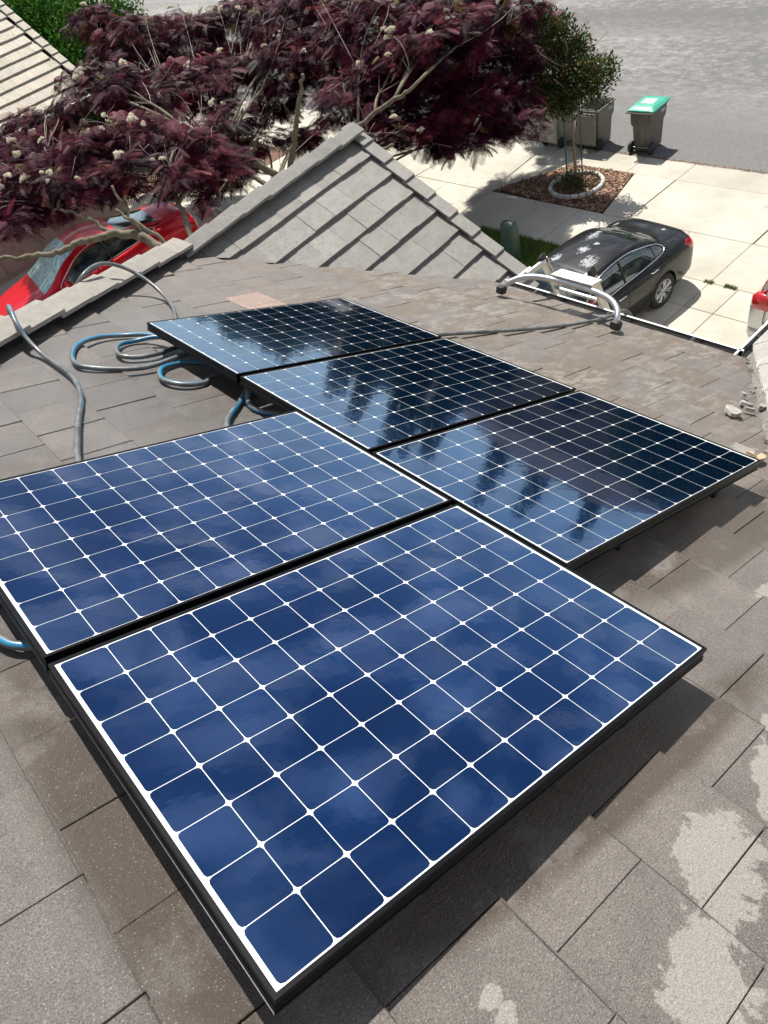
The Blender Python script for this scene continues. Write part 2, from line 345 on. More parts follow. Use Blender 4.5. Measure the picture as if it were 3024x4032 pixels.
if sg > 0:
    for i, q in enumerate(mb.v): mb.v[i] = (q[0], -q[1]-.0, q[2])
wing_tiles = wpart('roof_tiles', mb, M_pale, extra=[(Vector((0, -.01*sg, 0)), Vector((0, sg, 0)))])
mb = MB(); mb.add([(0, -.02*sg, -.075), (Ls+.02, -.02*sg, -.075), (Ls+.02, -4*sg, -.075), (0, -4*sg, -.075)], [(0, 1, 2, 3)]); wpart('underlay', mb, M_deck)
# far slope of the wing and of the hip, plain tiled planes seen only from elsewhere
def slope_quad(name, pts, mat):
    mb = MB(); th = Vector((0, 0, -.05)); P4 = [Vector(p) for p in pts]
    n = len(P4); mb.add(P4+[p+th for p in P4], [tuple(range(n)), tuple(reversed(range(n, 2*n)))]+[(i, n+i, n+(i+1) % n, (i+1) % n) for i in range(n)])
    return part(name, mb, mat)
slope_quad('roof_slope', [W0, W1, (5.40, 8.8, -2.57), (2.6, 8.8, -2.57)], M_pale)
slope_quad('roof_slope', [(2.70, 6.12, -1.47), (2.6, 8.6, -2.52), (-4, 8.6, -2.52), (-2.6, .75, .99), (.66, 4.03, -.5)], M_tile)
# rear slope behind the photographer's ridge
slope_quad('roof_slope', [P(-4.6, .9, -.2), P(-4.6, -6.5, -.2), (-9.3, -6.5, -.3), (-9.3, .9, -.3)], M_tile)
# right wing: eave along x, slope rising towards -y, meets the main slope in the right valley
ky = (P(0, 0, -.16).z*0+(-1.641+2.436))/(.585-1.60)        # rise per metre of y along the valley
RW = Matrix.Translation((RV0[0], RV0[1], -2.455)) @ Matrix.Rotation(R(-90), 4, 'Z').to_4x4()
ang = math.atan(-ky)
M_R = Matrix.Translation((RV0[0], RV0[1]+.02, -2.43)) @ Matrix(((0, 1, 0, 0), (math.cos(ang), 0, math.sin(ang), 0), (-math.sin(ang), 0, math.cos(ang), 0), (0, 0, 0, 1)))
mb = tile_field((-16, 0), (-12, 14), (.0, .05), seed=8, c0=.01)
for i, q in enumerate(mb.v): mb.v[i] = (q[0], -q[1], q[2])
me = mb.mesh('roof_tiles', True)
nn = Vector((RV1[1]-RV0[1], -(RV1[0]-RV0[0]), 0)).normalized()
if nn.dot(Vector((6, -1, 0))-Vector((RV0[0], RV0[1], 0))) > 0: nn = -nn
iv = M_R.inverted(); cut(me, [(iv @ (Vector((RV0[0], RV0[1], -2))+nn*-.035), iv.to_3x3() @ nn)])
mu_ = MB(); mu_.add([(-6, -5, -.030), (.0, -5, -.030), (.0, 5, -.030), (-6, 5, -.030)], [(0, 1, 2, 3)]); mu2 = mu_.mesh('underlay', True); cut(mu2, [(iv @ (Vector((RV0[0], RV0[1], -2))+nn*.10), iv.to_3x3() @ nn)])
o = link_mesh('underlay', mu2, M_mortar); o.parent = house; o.matrix_parent_inverse = Matrix.Translation(house.location).inverted(); o.matrix_basis = M_R
o = link_mesh('roof_tiles', me, M_pale2); o.parent = house; o.matrix_parent_inverse = Matrix.Translation(house.location).inverted(); o.matrix_basis = M_R
# valley metal / mortar rubble strip along the right valley
mb = MB(); r_ = random.Random(4)
for i in range(18):
    t = r_.random(); x = RV0[0]+(RV1[0]-RV0[0])*t*1.05; y = RV0[1]+(RV1[1]-RV0[1])*t*1.05+r_.gauss(.0, .02); s_ = r_.uniform(.005, .02)
    z = P(0, 0, 0).z-(x-(-.16)*ST)*math.tan(TH)-.16/CT*1.0
    zz = -(x)*math.tan(TH)-.16/CT+.005
    rot = Matrix.Rotation(r_.random()*6, 3, 'Z') @ Matrix.Rotation(r_.random()*.8, 3, 'X')
    mb.box((x, y, zz), (s_*1.5, s_, s_*.5), rot, tint=r_.random())
part('mortar_crumbs', mb, M_mortar)['kind'] = 'stuff'
# hip and ridge caps
def caps(A, B, name, n, w, mat, up=Vector((0, 0, 1)), slopeL=.46, slopeR=.46, lift=.045, flip=False, seed=1):
    """angled ridge tiles from A to B, each one lying over the head of the one before"""
    A, B = Vector(A), Vector(B); d = (B-A); L = d.length; d.normalize(); s = d.cross(up).normalized(); u2 = s.cross(d)
    r_ = random.Random(seed); mb = MB(); e = L/n
    for i in range(n):
        a0 = i*e; a1 = (i+1)*e+.05; k0, k1 = (.0, .022) if not flip else (.022, .0)
        if flip: a0, a1 = i*e-.05, (i+1)*e
        jl = r_.gauss(0, .003); dw = r_.gauss(0, .003); th = .024; vs = []
        for a, k in ((a0, k0), (a1, k1)):
            ww = w+dw+(k*.35)
            for (x, z) in ((-ww, -ww*slopeL), (-ww*.22, -.012), (0, 0.002), (ww*.22, -.012), (ww, -ww*slopeR)):
                vs.append(A+d*a+s*x+u2*(z+lift+k+jl))
            for (x, z) in ((-ww, -ww*slopeL), (-ww*.22, -.012), (0, .002), (ww*.22, -.012), (ww, -ww*slopeR)):
                vs.append(A+d*a+s*x+u2*(z+lift+k+jl-th))
        fs = []
        for j in range(4): fs += [(j, j+1, 11+j, 10+j), (5+j, 15+j, 16+j, 6+j), (j, 5+j, 6+j, j+1), (10+j, 11+j, 16+j, 15+j)]
        fs += [(0, 10, 15, 5), (4, 9, 19, 14)]
        mb.add(vs, fs, 0, min(1, max(0, r_.gauss(.5, .25))))
    return mb
zr = lambda x: -x*math.tan(TH)-.16/CT
Hh = (-2.6, .93)
pA = Vector((Hh[0]+.0, Hh[1]+.03, zr(Hh[0]))); pB = Vector((RS[0]-.08, RS[1]-.05, zr(RS[0]-.08)))
M_cap = tile_mat('cap_tile', (.30, .28, .25), False, False)
part('ridge_caps', caps(pB, pA, 'c', 19, .165, M_cap, lift=.125, slopeL=.52, slopeR=.52, flip=True, seed=2), M_cap)
part('ridge_caps', caps(W0+Vector((-.02, 0, .02)), W1+Vector((-.08, 0, .02)), 'c', 7, .135, M_pale, lift=.075, slopeL=.50, slopeR=.50, seed=3), M_pale)
# mortar bedding under the hip caps, coloured black to paint in their shadow band
mb = MB(); d_ = (pB-pA); mb.tube([pA+d_*t+Vector((0, 0, .01)) for t in np.linspace(0, .99, 30)], .07, 6); part('mortar_bed_shade', mb, M_dark)
# rake tiles on the gable edge
mb = MB(); r_ = random.Random(9); ex = Ls/7.45
exr = (Ls+.10)/8
for i in range(8):
    a0, a1 = -.12+exr*i-.03, -.12+exr*(i+1)+.012; k0, k1 = .012, .040
    y0, y1 = .015, -.145; th = .022; tt = r_.gauss(.5, .2)
    vs = []
    for a, k in ((a0, k0), (a1, k1)):
        for (y, z) in ((y1, k), (y0, k), (y0, k-.13), (y0-th, k-.13), (y0-th, k-th), (y1, k-th)): vs.append((a, y*sg, z))
    fs = [(0, 1, 7, 6), (1, 2, 8, 7), (2, 3, 9, 8), (3, 4, 10, 9), (4, 5, 11, 10), (5, 0, 6, 11), (0, 5, 4, 1), (1, 4, 3, 2), (6, 7, 10, 11), (7, 8, 9, 10)]
    mb.add(vs, fs, 0, tt)
wpart('rake_tiles', mb, M_pale, cutv=False)
# walls, soffits (world coordinates)
mb = MB()
mb.prism([(-8.5, -6), (4.35, -6), (4.35, 8.2), (-8.5, 8.2)], GZ, -2.75)
mb.prism([(4.36, 4.6), (4.95, 4.6), (4.95, 8.19), (4.36, 8.19)], GZ, -2.76)
mb.add([(4.95, 4.7, -2.76), (4.95, 8.1, -2.76), (4.95, 6.44, -1.75)], [(0, 1, 2)])
mb.prism([(4.36, -5.99), (9.5, -5.99), (9.5, 1.1), (4.36, 1.1)], GZ, -2.77)
part('wall', mb, M_wall)
mb = MB(); mb.box((4.83, 2.87, -2.60), (.03, 2.45, .17)); mb.box((6.6, 1.58, -2.60), (3.5, .03, .17)); part('fascia', mb, M_white)
mb = MB(); mb.prism([(4.3, 1.6), (4.81, 1.6), (4.81, 4.1), (4.3, 4.1)], -2.72, -2.69); mb.prism([(4.82, .9), (9.5, .9), (9.5, 1.56), (4.82, 1.56)], -2.72, -2.69); part('soffit', mb, M_white)
def gutter(name, A, B, side):
    """K-shaped gutter from A to B, opening upwards, outer lip on the given side"""
    A, B = Vector(A), Vector(B); d = (B-A).normalized(); L = (B-A).length; s = Vector(side)
    prof = [(0, 0), (0, -.10), (.075, -.10), (.105, -.045), (.112, 0.0), (.130, 0.0), (.130, -.014), (.120, -.014), (.112, -.05), (.08, -.112), (-.006, -.112), (-.006, 0)]
    mb = MB(); n = len(prof)
    for a in (0, L): mb.v += [tuple(A+d*a+s*x+Vector((0, 0, z))) for x, z in prof]
    for i in range(n):
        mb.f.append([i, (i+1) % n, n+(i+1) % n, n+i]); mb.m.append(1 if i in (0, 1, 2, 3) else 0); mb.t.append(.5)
    mb.f += [list(range(n)), list(range(n, 2*n))]; mb.m += [0, 0]; mb.t += [.5, .5]
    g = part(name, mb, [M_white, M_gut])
    k = max(1, int(L/.62))
    for i in range(k):
        hb = MB(); p = A+d*(L*(i+.5)/k)+s*.055+Vector((0, 0, -.006)); hb.box(p, (abs(d.x)*.025+abs(s.x)*.11, abs(d.y)*.025+abs(s.y)*.11, .008))
        o = link_mesh('gutter_strap', hb.mesh('gutter_strap', True), M_gut); o.parent = g
    return g
gutter('gutter', (4.80, 1.66, -2.45), (4.80, 4.10, -2.45), (1, 0, 0))
gutter('gutter', (4.80, 1.57, -2.45), (9.5, 1.57, -2.45), (0, 1, 0))
mb = MB(); mb.box((5.10, 4.075, -2.57), (.33, .025, .15)); mb.box((5.255, 4.19, -2.60), (.025, .2, .15)); part('fascia', mb, M_white)
# gable garage door and window on the street side, seen only from other positions
mb = MB(); mb.box((4.37, 2.9, GZ+1.15), (.04, 2.3, 2.3)); part('door', mb, M_white)
# ================================================================ SOLAR PANELS
def cell_mat():
    m, g = newmat('solar_cell'); o = g.obj()
    n = g.noise(g.mapping(o, (1, 1, 1)), 3.0, 3, .5)
    col = g.mixc(g.ramp(n, .3, .7), (.008, .058, .195), (.012, .072, .235)); at = g.n('Attribute'); at.attribute_name = 'tint'; col = g.mixc(1.0, col, g.ramp(at.outputs['Fac'], 0, 1, .88, 1.10), 'MULTIPLY')
    g.set('Base Color', col); g.set('Metallic', .93); g.set('Roughness', .09); g.set('Coat Weight', 1.0); g.set('Coat Roughness', .015); g.set('Coat IOR', 1.5)
    h = g.math('ADD', g.math('MULTIPLY', g.noise(o, 34, 2, .5), .5), g.math('MULTIPLY', g.noise(o, 9, 2, .5), 1.2))
    bp = g.bump(h, .05, .004); g.t.links.new(bp, g.b.inputs['Coat Normal']); g.t.links.new(bp, g.b.inputs['Normal'])
    return m
M_cell = cell_mat()
M_back = M('white_backsheet', (.80, .84, .84), .35, coat=1.0)
M_frame = M('black_anodised_frame', (.004, .0045, .006), .30, metal=.0, coat=.0, spec=.18, bump=(300, .1, .001))
PLn, PWd = 1.559, 1.046
def panel_meshes():
    f = MB(); lip, dp = .0105, .046
    # frame profile swept round the rectangle with mitred corners: outer face has two grooves and a bottom foot
    prof = [(lip, -.0015), (lip, .0015), (.0005, .0015), (0, .001), (0, -.010), (.003, -.012), (.003, -.030), (0.0, -.032), (0.0, -.035), (.003, -.037), (.003, -.041), (-.001, -.042), (-.001, -dp), (.022, -dp), (.022, -dp+.002), (.005, -dp+.003), (.005, -.007), (lip, -.007)]
    n = len(prof); cs = [(0, 0, 1, 1), (PLn, 0, -1, 1), (PLn, PWd, -1, -1), (0, PWd, 1, -1)]
    for (x, y, sx, sy) in cs: f.v += [(x+sx*a, y+sy*a, b) for a, b in prof]
    for q in range(4):
        for i in range(n): f.f.append([q*n+i, q*n+(i+1) % n, ((q+1) % 4)*n+(i+1) % n, ((q+1) % 4)*n+i]); f.m.append(0); f.t.append(.5)
    s = MB(); zb = -.0014; s.add([(lip-.001, lip-.001, zb), (PLn-lip+.001, lip-.001, zb), (PLn-lip+.001, PWd-lip+.001, zb), (lip-.001, PWd-lip+.001, zb)], [(0, 1, 2, 3)], 0)
    s.add([(lip, lip, -.006), (PLn-lip, lip, -.006), (PLn-lip, PWd-lip, -.006), (lip, PWd-lip, -.006)], [(3, 2, 1, 0)], 0)
    pu, pv = .1265, .1272; mu, mv = (PLn-12*pu)/2, (PWd-8*pv)/2; gp = .0010; ch = .0112
    for i in range(12):
        for j in range(8):
            x0, y0, x1, y1 = mu+i*pu+gp, mv+j*pv+gp, mu+(i+1)*pu-gp, mv+(j+1)*pv-gp; b = ch*.28
            poly = [(x0+ch, y0), (x1-ch, y0), (x1-b, y0+b), (x1, y0+ch), (x1, y1-ch), (x1-b, y1-b), (x1-ch, y1), (x0+ch, y1), (x0+b, y1-b), (x0, y1-ch), (x0, y0+ch), (x0+b, y0+b)]
            s.add([(a, c, -.0010) for a, c in poly], [tuple(range(12))], 1, random.random())
    return f.mesh('frame', True), s.mesh('cell_sheet')
fm, sm = panel_meshes(); fm.materials.append(M_frame); sm.materials.append(M_back); sm.materials.append(M_cell)
mbj = MB(); mbj.box((0, 0, 0), (.11, .14, .018), bev=.004); jm = mbj.mesh('junction_box', True); jm.materials.append(M_dark)
GU, GV, OV, G2, G3 = .009, .0295, .5252, .0283, .0344
PAN = [((0, 0), 'nearest and largest looking solar panel, at the bottom of the photo'), ((0, PWd+GV), 'solar panel cut by the left edge of the photo, right behind the nearest one'),
       ((PLn+GU, OV), 'rightmost solar panel, its right corner close to the right edge of the photo'), ((PLn+GU, OV+PWd+G2), 'middle solar panel of the far row, between the rightmost and the farthest one'),
       ((PLn+GU, OV+2*PWd+G2+G3), 'farthest solar panel, its left corner beside the coiled hose')]
for (a, b), lab in PAN:
    e = empty('solar_panel', P(a, b, 0), rot=(0, TH, 0)); tag(e, lab, 'solar panel', 'solar panels mounted on the tiled roof')
    for nm, me in (('frame', fm), ('cell_sheet', sm), ('junction_box', jm)):
        o = bpy.data.objects.new(nm, me); COL.objects.link(o); o.parent = e
        if nm == 'junction_box': o.location = (PLn-.2, PWd/2, -.018)
# mounting rails with roof feet
M_rail = M('dark_rail', (.03, .03, .033), .4, metal=.7)
M_alu = M('aluminium', (.62, .63, .64), .35, metal=1.0, bump=(40, .08, .002), var=(12, .12))
RC = [0]
def mrail(u0, u1, v, label, axis='v'):
    e = empty('mounting_rail', P(u0 if axis == 'v' else u0, v if axis == 'u' else v, -.075), rot=(0, TH, 0)); tag(e, label, 'rail', 'mounting rails under the panels')
    mb = MB()
    if axis == 'v': mb.box((0, u1/2, 0), (.035, u1, .05), bev=.004)
    else: mb.box((u1/2, 0, 0), (u1, .035, .05), bev=.004)
    o = mb.build('rail', M_rail); o.parent = e
    L = u1; k = max(2, int(L/.9)+1)
    for i in range(k):
        t = .12+(L-.24)*i/(k-1); fb = MB(); x, y = (0.03, t) if axis == 'v' else (t, .03)
        fb.box((x, y, -.045), (.05, .04, .07), bev=.004); fb.box((x, y, -.075), (.09, .08, .008))
        o = fb.build('roof_foot', M_rail); o.parent = e
        cl = MB(); cl.box((x, y-.03, .002), (.022, .012, .03)); cl.lathe([(.0, .0), (.006, 0), (.006, .008), (0, .008)], (x, y-.037, .006), 'Y', 8); o = cl.build('clamp_bolt', M_alu); o.parent = e
for (u, v, L, lab) in ((.40, .015, 2.09, 'mounting rail under the lower left pair of panels, end nearest the camera'), (1.17, .015, 2.09, 'mounting rail under the right end of the nearest panel'),
                      (PLn+.42, OV+.015, 3.17, 'mounting rail under the left part of the far row of panels'), (PLn+1.2, OV+.015, 3.17, 'mounting rail under the right part of the far row, foot visible at the corner')):
    mrail(u, L, v, lab, 'v')
# ================================================================ HOSE
def catmull(pts, k=8, closed=False):
    pts = [Vector(p) for p in pts]; n = len(pts); out = []
    for i in range(n if closed else n-1):
        p0 = pts[(i-1) % n] if closed else pts[max(i-1, 0)]; p1 = pts[i]; p2 = pts[(i+1) % n]; p3 = pts[(i+2) % n] if closed else pts[min(i+2, n-1)]
        for j in range(k):
            t = j/k; out.append(.5*((2*p1)+(-p0+p2)*t+(2*p0-5*p1+4*p2-p3)*t*t+(-p0+3*p1-3*p2+p3)*t**3))
    if not closed: out.append(pts[-1])
    return out
def hose_mat():
    m, g = newmat('rubber_hose'); at = g.n('Attribute'); at.attribute_name = 'tint'
    st = g.ramp(at.outputs['Fac'], .45, .55); n = g.noise(g.obj(), 14, 5, .65)
    gr = g.mixc(g.ramp(n, .35, .65), (.065, .070, .072), (.19, .20, .20)); col = g.mixc(st, gr, (.02, .19, .36)); g.set('Base Color', col); g.set('Roughness', .42); g.set('Coat Weight', .3); g.set('Coat Roughness', .2)
    g.set('Normal', g.bump(g.noise(g.obj(), 500, 2), .2, .001)); return m
M_hose = hose_mat()
def hose(paths, name='garden_hose', rad=.0145, blue=True, tw=.9, phs=(.25,)*6):
    mb = MB()
    for pts, ph in zip(paths, phs):
        c = catmull([P(*p) for p in pts], 10); n = 12; b = len(mb.f); mb.tube(c, rad, n)
        L = 0; 
        for i in range(len(c)-1):
            L += (c[i+1]-c[i]).length
            for j in range(n):
                a = (j/n+L*.09*tw+ph) % 1.0; mb.t[b+i*n+j] = 1.0 if (blue and a < .24) else 0.0
    return mb.build(name, M_hose, smooth=True)
zt = -.143
h1 = [(1.02, 4.62, -.35), (.965, 4.38, -.03), (.925, 4.20, .038), (.905, 4.06, -.005), (.92, 3.97, -.075), (.945, 3.87, -.125), (.958, 3.77, zt), (.966, 3.54, zt), (.96, 3.37, zt), (.92, 3.19, zt), (.858, 3.015, zt), (.78, 2.85, zt), (.69, 2.64, zt), (.6, 2.40, zt), (.5, 2.0, zt), (.42, 1.7, zt)]
h2 = [(1.52, 5.05, -.25), (1.64, 4.95, -.02), (1.74, 5.0, .04), (1.86, 5.07, .055), (1.98, 5.07, .035), (2.08, 4.98, -.01), (2.145, 4.84, -.07), (2.16, 4.66, -.125), (2.10, 4.42, zt), (1.95, 4.08, zt), (1.86, 3.8, zt), (1.80, 3.55, zt)]
h3 = [(1.80, 3.55, zt), (1.74, 3.62, zt), (1.70, 3.72, zt+.02), (1.63, 3.86, zt+.02), (1.52, 3.97, zt), (1.36, 4.0, zt), (1.207, 3.918, zt), (1.10, 3.75, zt), (1.06, 3.58, zt), (1.11, 3.485, zt), (1.237, 3.395, zt), (1.383, 3.346, zt+.006), (1.57, 3.36, zt+.03), (1.72, 3.44, zt+.02), (1.80, 3.55, zt+.028), (1.76, 3.66, zt+.028), (1.65, 3.77, zt+.028), (1.527, 3.835, zt), (1.42, 3.81, zt), (1.35, 3.70, zt), (1.342, 3.60, zt), (1.418, 3.54, zt), (1.544, 3.525, zt+.01), (1.67, 3.60, zt), (1.85, 3.62, zt), (2.1, 3.3, zt), (1.95, 3.10, zt), (1.80, 3.12, zt)]
h4 = [(1.80, 3.12, zt), (1.72, 3.24, zt), (1.65, 3.31, zt), (1.571, 3.335, zt), (1.456, 3.308, zt), (1.383, 3.20, zt), (1.374, 3.10, zt), (1.435, 3.01, zt), (1.541, 2.985, zt), (1.65, 3.05, zt), (1.8, 3.04, zt), (1.86, 2.93, zt), (1.75, 2.83, zt), (1.635, 2.72, zt), (1.55, 2.63, zt), (1.43, 2.52, zt), (1.35, 2.42, zt), (1.28, 2.25, zt)]
h5 = [(1.80, 3.04, zt+.03), (1.66, 2.72, zt+.03), (1.60, 2.62, zt), (1.585, 2.50, zt), (1.65, 2.40, zt), (1.85, 2.2, zt)]
h6 = [(.42, 1.7, zt), (.25, 1.74, zt), (.08, 1.71, zt), (-.02, 1.62, zt), (-.045, 1.50, zt), (-.032, 1.40, zt), (.012, 1.33, zt), (.15, 1.25, zt), (.4, 1.2, zt)]
tag(hose([h1, h2, h3, h4, h5, h6], phs=(.25, .25, .25, .25, .25, .60)), 'grey garden hose with a blue stripe, coiled on the tiles beside the farthest panel', 'hose')
h7 = [(3.1, 3.16, zt), (3.3, 3.12, zt), (3.5, 3.05, zt-.0), (3.71, 3.0, zt), (4.11, 2.89, zt), (4.57, 2.79, zt), (5.03, 2.755, zt), (5.32, 2.76, zt+.012), (5.47, 2.75, -.105), (5.56, 2.71, -.15), (5.60, 2.69, -.30), (5.55, 2.68, -.9)]
tag(hose([h7], blue=False), 'dark hose running across the roof past the ladder and over the gutter', 'hose')
# ================================================================ LADDER WITH STAND-OFF
M_cap2 = M('black_rubber', (.02, .02, .02), .6); M_label = M('white_label', (.78, .79, .8), .5, var=(40, .10))
lad = tag(empty('ladder', (6.35, 3.3, GZ)), 'aluminium ladder with curved roof stand-off leaning on the gutter above the black car', 'ladder')
def lp(name, mb, mat, parent=None, **k):
    o = mb.build(name, mat, **k); p = parent or lad; o.parent = p; o.matrix_parent_inverse = Matrix.Translation(p.location).inverted(); return o
top = {0: Vector((4.92, 3.60, -2.12)), 1: Vector((4.92, 3.06, -2.12))}; ddir = Vector((.42, .03, -1)).normalized(); LLen = 5.25
sxd = ddir.cross(Vector((0, 1, 0))).normalized()
for k in (0, 1):
    mb = MB(); t = top[k]; s = 1 if k == 0 else -1
    rot = Matrix((sxd, Vector((0, 1, 0)), ddir)).transposed()
    mb.box(t+ddir*LLen/2+Vector((0, 0, 0)), (.078, .006, LLen), rot); mb.box(t+ddir*LLen/2+sxd*.036+Vector((0, -s*.012, 0)), (.006, .028, LLen), rot); mb.box(t+ddir*LLen/2-sxd*.036+Vector((0, -s*.012, 0)), (.006, .028, LLen), rot)
    lp('rail', mb, M_alu)
    cb_ = MB(); cb_.box(t-ddir*.0, (.095, .045, .12), rot, bev=.018); lp('rail_cap', cb_, M_cap2)
    ft = MB(); ft.box(t+ddir*(LLen+.02)+Vector((0, 0, 0)), (.10, .06, .05), bev=.01); lp('foot', ft, M_cap2)
for i in range(1, 17):
    mb = MB(); c = top[0]+ddir*(.12+.295*i); mb.tube([c, c+Vector((0, -.54, 0))], .017, 8); lp('rung', mb, M_alu)
st = MB()
arc = catmull([(4.485, 3.71, -2.20), (4.53, 3.68, -2.155), (4.60, 3.60, -2.125), (4.65, 3.48, -2.11), (4.675, 3.3, -2.105), (4.685, 3.05, -2.105), (4.675, 2.82, -2.11), (4.64, 2.67, -2.115), (4.58, 2.57, -2.135), (4.52, 2.525, -2.165), (4.478, 2.51, -2.205)], 8)
st.tube(arc, .026, 10); lp('standoff_bar', st, M_alu, smooth=True)
for y in (3.715, 2.50):
    mb = MB(); mb.box((4.465, y, -2.195), (.075, .085, .075), Matrix.Rotation(TH, 3, 'Y'), bev=.014); lp('pad', mb, M_cap2)
mb = MB(); mb.box((4.75, 3.10, -2.075), (.15, .42, .006), Matrix.Rotation(R(12), 3, 'Y')); o = lp('warning_label', mb, M_label)
M_txt = M('label_print', (.25, .27, .32), .6)
mb = MB(); r_ = random.Random(3)
for i in range(7):
    for j in range(2):
        mb.box((4.75-.06+.018*i, 3.20-j*.19-r_.uniform(0, .01), -2.0705-(-.06+.018*i)*math.tan(R(12))), (.006, r_.uniform(.10, .16), .0015), Matrix.Rotation(R(12), 3, 'Y'))
o2 = mb.build('label_print', M_txt); o2.parent = o; o2.matrix_parent_inverse = o.matrix_world.inverted() if False else Matrix.Translation(lad.location).inverted()
for y in (3.58, 3.08):
    mb = MB(); mb.box((4.80, y, -2.13), (.26, .035, .05), bev=.006); lp('bracket', mb, M_alu)
# ================================================================ GROUND
def sheet(mb, poly, z, thick=.0, mi=0, tint=.5):
    n = len(poly)
    if thick > 0: mb.prism(poly, z-thick, z, mi, tint)
    else:
        a = sum(poly[i][0]*poly[(i+1) % n][1]-poly[(i+1) % n][0]*poly[i][1] for i in range(n))
        pl = poly if a > 0 else poly[::-1]
        mb.add([(x, y, z) for x, y in pl], [tuple(range(n))], mi, tint)
m_, g = newmat('concrete'); o = g.obj(); at = g.n('Attribute'); at.attribute_name = 'tint'
c = g.mixc(g.ramp(g.noise(o, .9, 6, .6), .3, .7), (.405, .38, .32), (.56, .53, .455)); c = g.mixc(1.0, c, g.ramp(at.outputs['Fac'], 0, 1, .86, 1.12), 'MULTIPLY')
c = g.mixc(g.math('MULTIPLY', g.ramp(g.noise(g.mapping(o, (2.5, .6, 1)), 3.2, 6, .68, .5), .52, .72), .5), c, (.36, .33, .27)); c = g.mixc(1.0, c, g.ramp(g.noise(o, 70, 3, .6), .3, .7, .9, 1.1), 'MULTIPLY'); c = g.mixc(g.math('MULTIPLY', g.ramp(g.vor(g.mapping(o, (.9, .9, 1)), 1.1), .10, .03), .45), c, (.20, .18, .15)); c = g.mixc(g.math('MULTIPLY', g.ramp(g.noise(o, 2.2, 7, .75), .58, .72), .35), c, (.30, .27, .21))
g.set('Base Color', c); g.set('Roughness', .85); g.set('Normal', g.bump(g.noise(o, 120, 4), .3, .004)); M_conc = m_
m_, g = newmat('asphalt'); o = g.obj()
st = g.noise(g.mapping(o, (1.5, .8, 1), rot=(0, 0, R(8))), 3.0, 14, .82, 0); lg = g.noise(g.mapping(o, (.45, .07, 1), rot=(0, 0, R(6))), 1.1, 3, .5)
f = g.ramp(g.math('ADD', st, g.math('MULTIPLY', g.math('SUBTRACT', lg, .5), .45)), .42, .62)
c = g.mixc(f, (.125, .125, .125), (.30, .295, .285)); edge = g.n('SeparateXYZ'); g.put(edge, 0, o)
ne = g.ramp(g.math('ADD', edge.outputs['X'], g.math('MULTIPLY', lg, 1.5)), 19.0, 21.6, 0, 1); c = g.mixc(ne, g.mixc(g.ramp(g.noise(o, 40, 4, .8), .4, .62), (.105, .105, .105), (.20, .195, .19)), c)
lo = g.blob(o, (24.6, 14), (1.3, 40, 3)); c = g.mixc(g.math('MULTIPLY', g.ramp(lo, 0, .35), .5), c, g.mixc(g.ramp(g.noise(o, 30, 5, .7), .35, .65), (.085, .085, .087), (.15, .15, .15)))
g.set('Base Color', c); g.set('Roughness', .85); g.set('Normal', g.bump(g.math('ADD', g.noise(o, 55, 4, .7), g.math('MULTIPLY', st, .3)), .5, .008)); M_asph = m_
M_soil = M('soil', (.13, .10, .07), .95, var=(3, .4), bump=(20, .6, .03))
m_, g = newmat('bark_mulch'); o = g.obj(); vc = g.n('TexVoronoi'); g.put(vc, 'Vector', g.mapping(o, (1, 1.8, 1), rot=(0, 0, .6))); vc.inputs['Scale'].default_value = 22
c = g.mixc(g.ramp(g.n('SeparateColor').outputs[0], 0, 1), (.1, .05, .03), (.3, .18, .1)); sc_ = g.n('SeparateColor'); g.put(sc_, 0, vc.outputs['Color']); c = g.mixc(sc_.outputs[0], (.085, .04, .025), (.34, .20, .125)); c = g.mixc(g.ramp(g.noise(o, 60, 3), .4, .7), c, (.12, .07, .05))
g.set('Base Color', c); g.set('Roughness', .9); g.set('Normal', g.bump(vc.outputs['Distance'], .9, .03)); M_mulch = m_
M_grassbase = M('lawn_soil', (.06, .10, .022), .95, var=(5, .35), bump=(60, .6, .02))
mb = MB(); sheet(mb, [(-150, -150), (250, -150), (250, 250), (-150, 250)], GZ-.03); tag(mb.build('ground', M_soil), kind='structure')
mb = MB(); sheet(mb, [(16.24, -120), (28.2, -120), (28.2, 160), (16.24, 160)], GZ-.012); tag(mb.build('road', M_asph), kind='structure')
def slabs(name, xs, ys, zt=GZ, gap=.007, th=.025, skip=None):
    mb = MB(); r_ = random.Random(len(name))
    for i in range(len(xs)-1):
        for j in range(len(ys)-1):
            if skip and skip(.5*(xs[i]+xs[i+1]), .5*(ys[j]+ys[j+1])): continue
            sheet(mb, [(xs[i]+gap, ys[j]+gap), (xs[i+1]-gap, ys[j]+gap), (xs[i+1]-gap, ys[j+1]-gap), (xs[i]+gap, ys[j+1]-gap)], zt, th, tint=min(1, max(0, r_.gauss(.5, .22))))
    return tag(mb.build(name, M_conc), kind='structure')
slabs('driveway', [4.96, 6.6, 8.2, 9.8, 11.17, 12.02], [-4, -1, 1.1, 3.2, 5.24, 5.82, 8.72], gap=.008)
slabs('pavement', [12.02, 13.53], [-30, -14, -8, -4, -2, 0, 1.5, 3, 4.45, 5.82, 7.15, 8.55, 9.92, 11.25, 12.72, 14.25, 15.7, 17.2, 18.8, 20.3, 21.5])
mb = MB(); g_ = .007
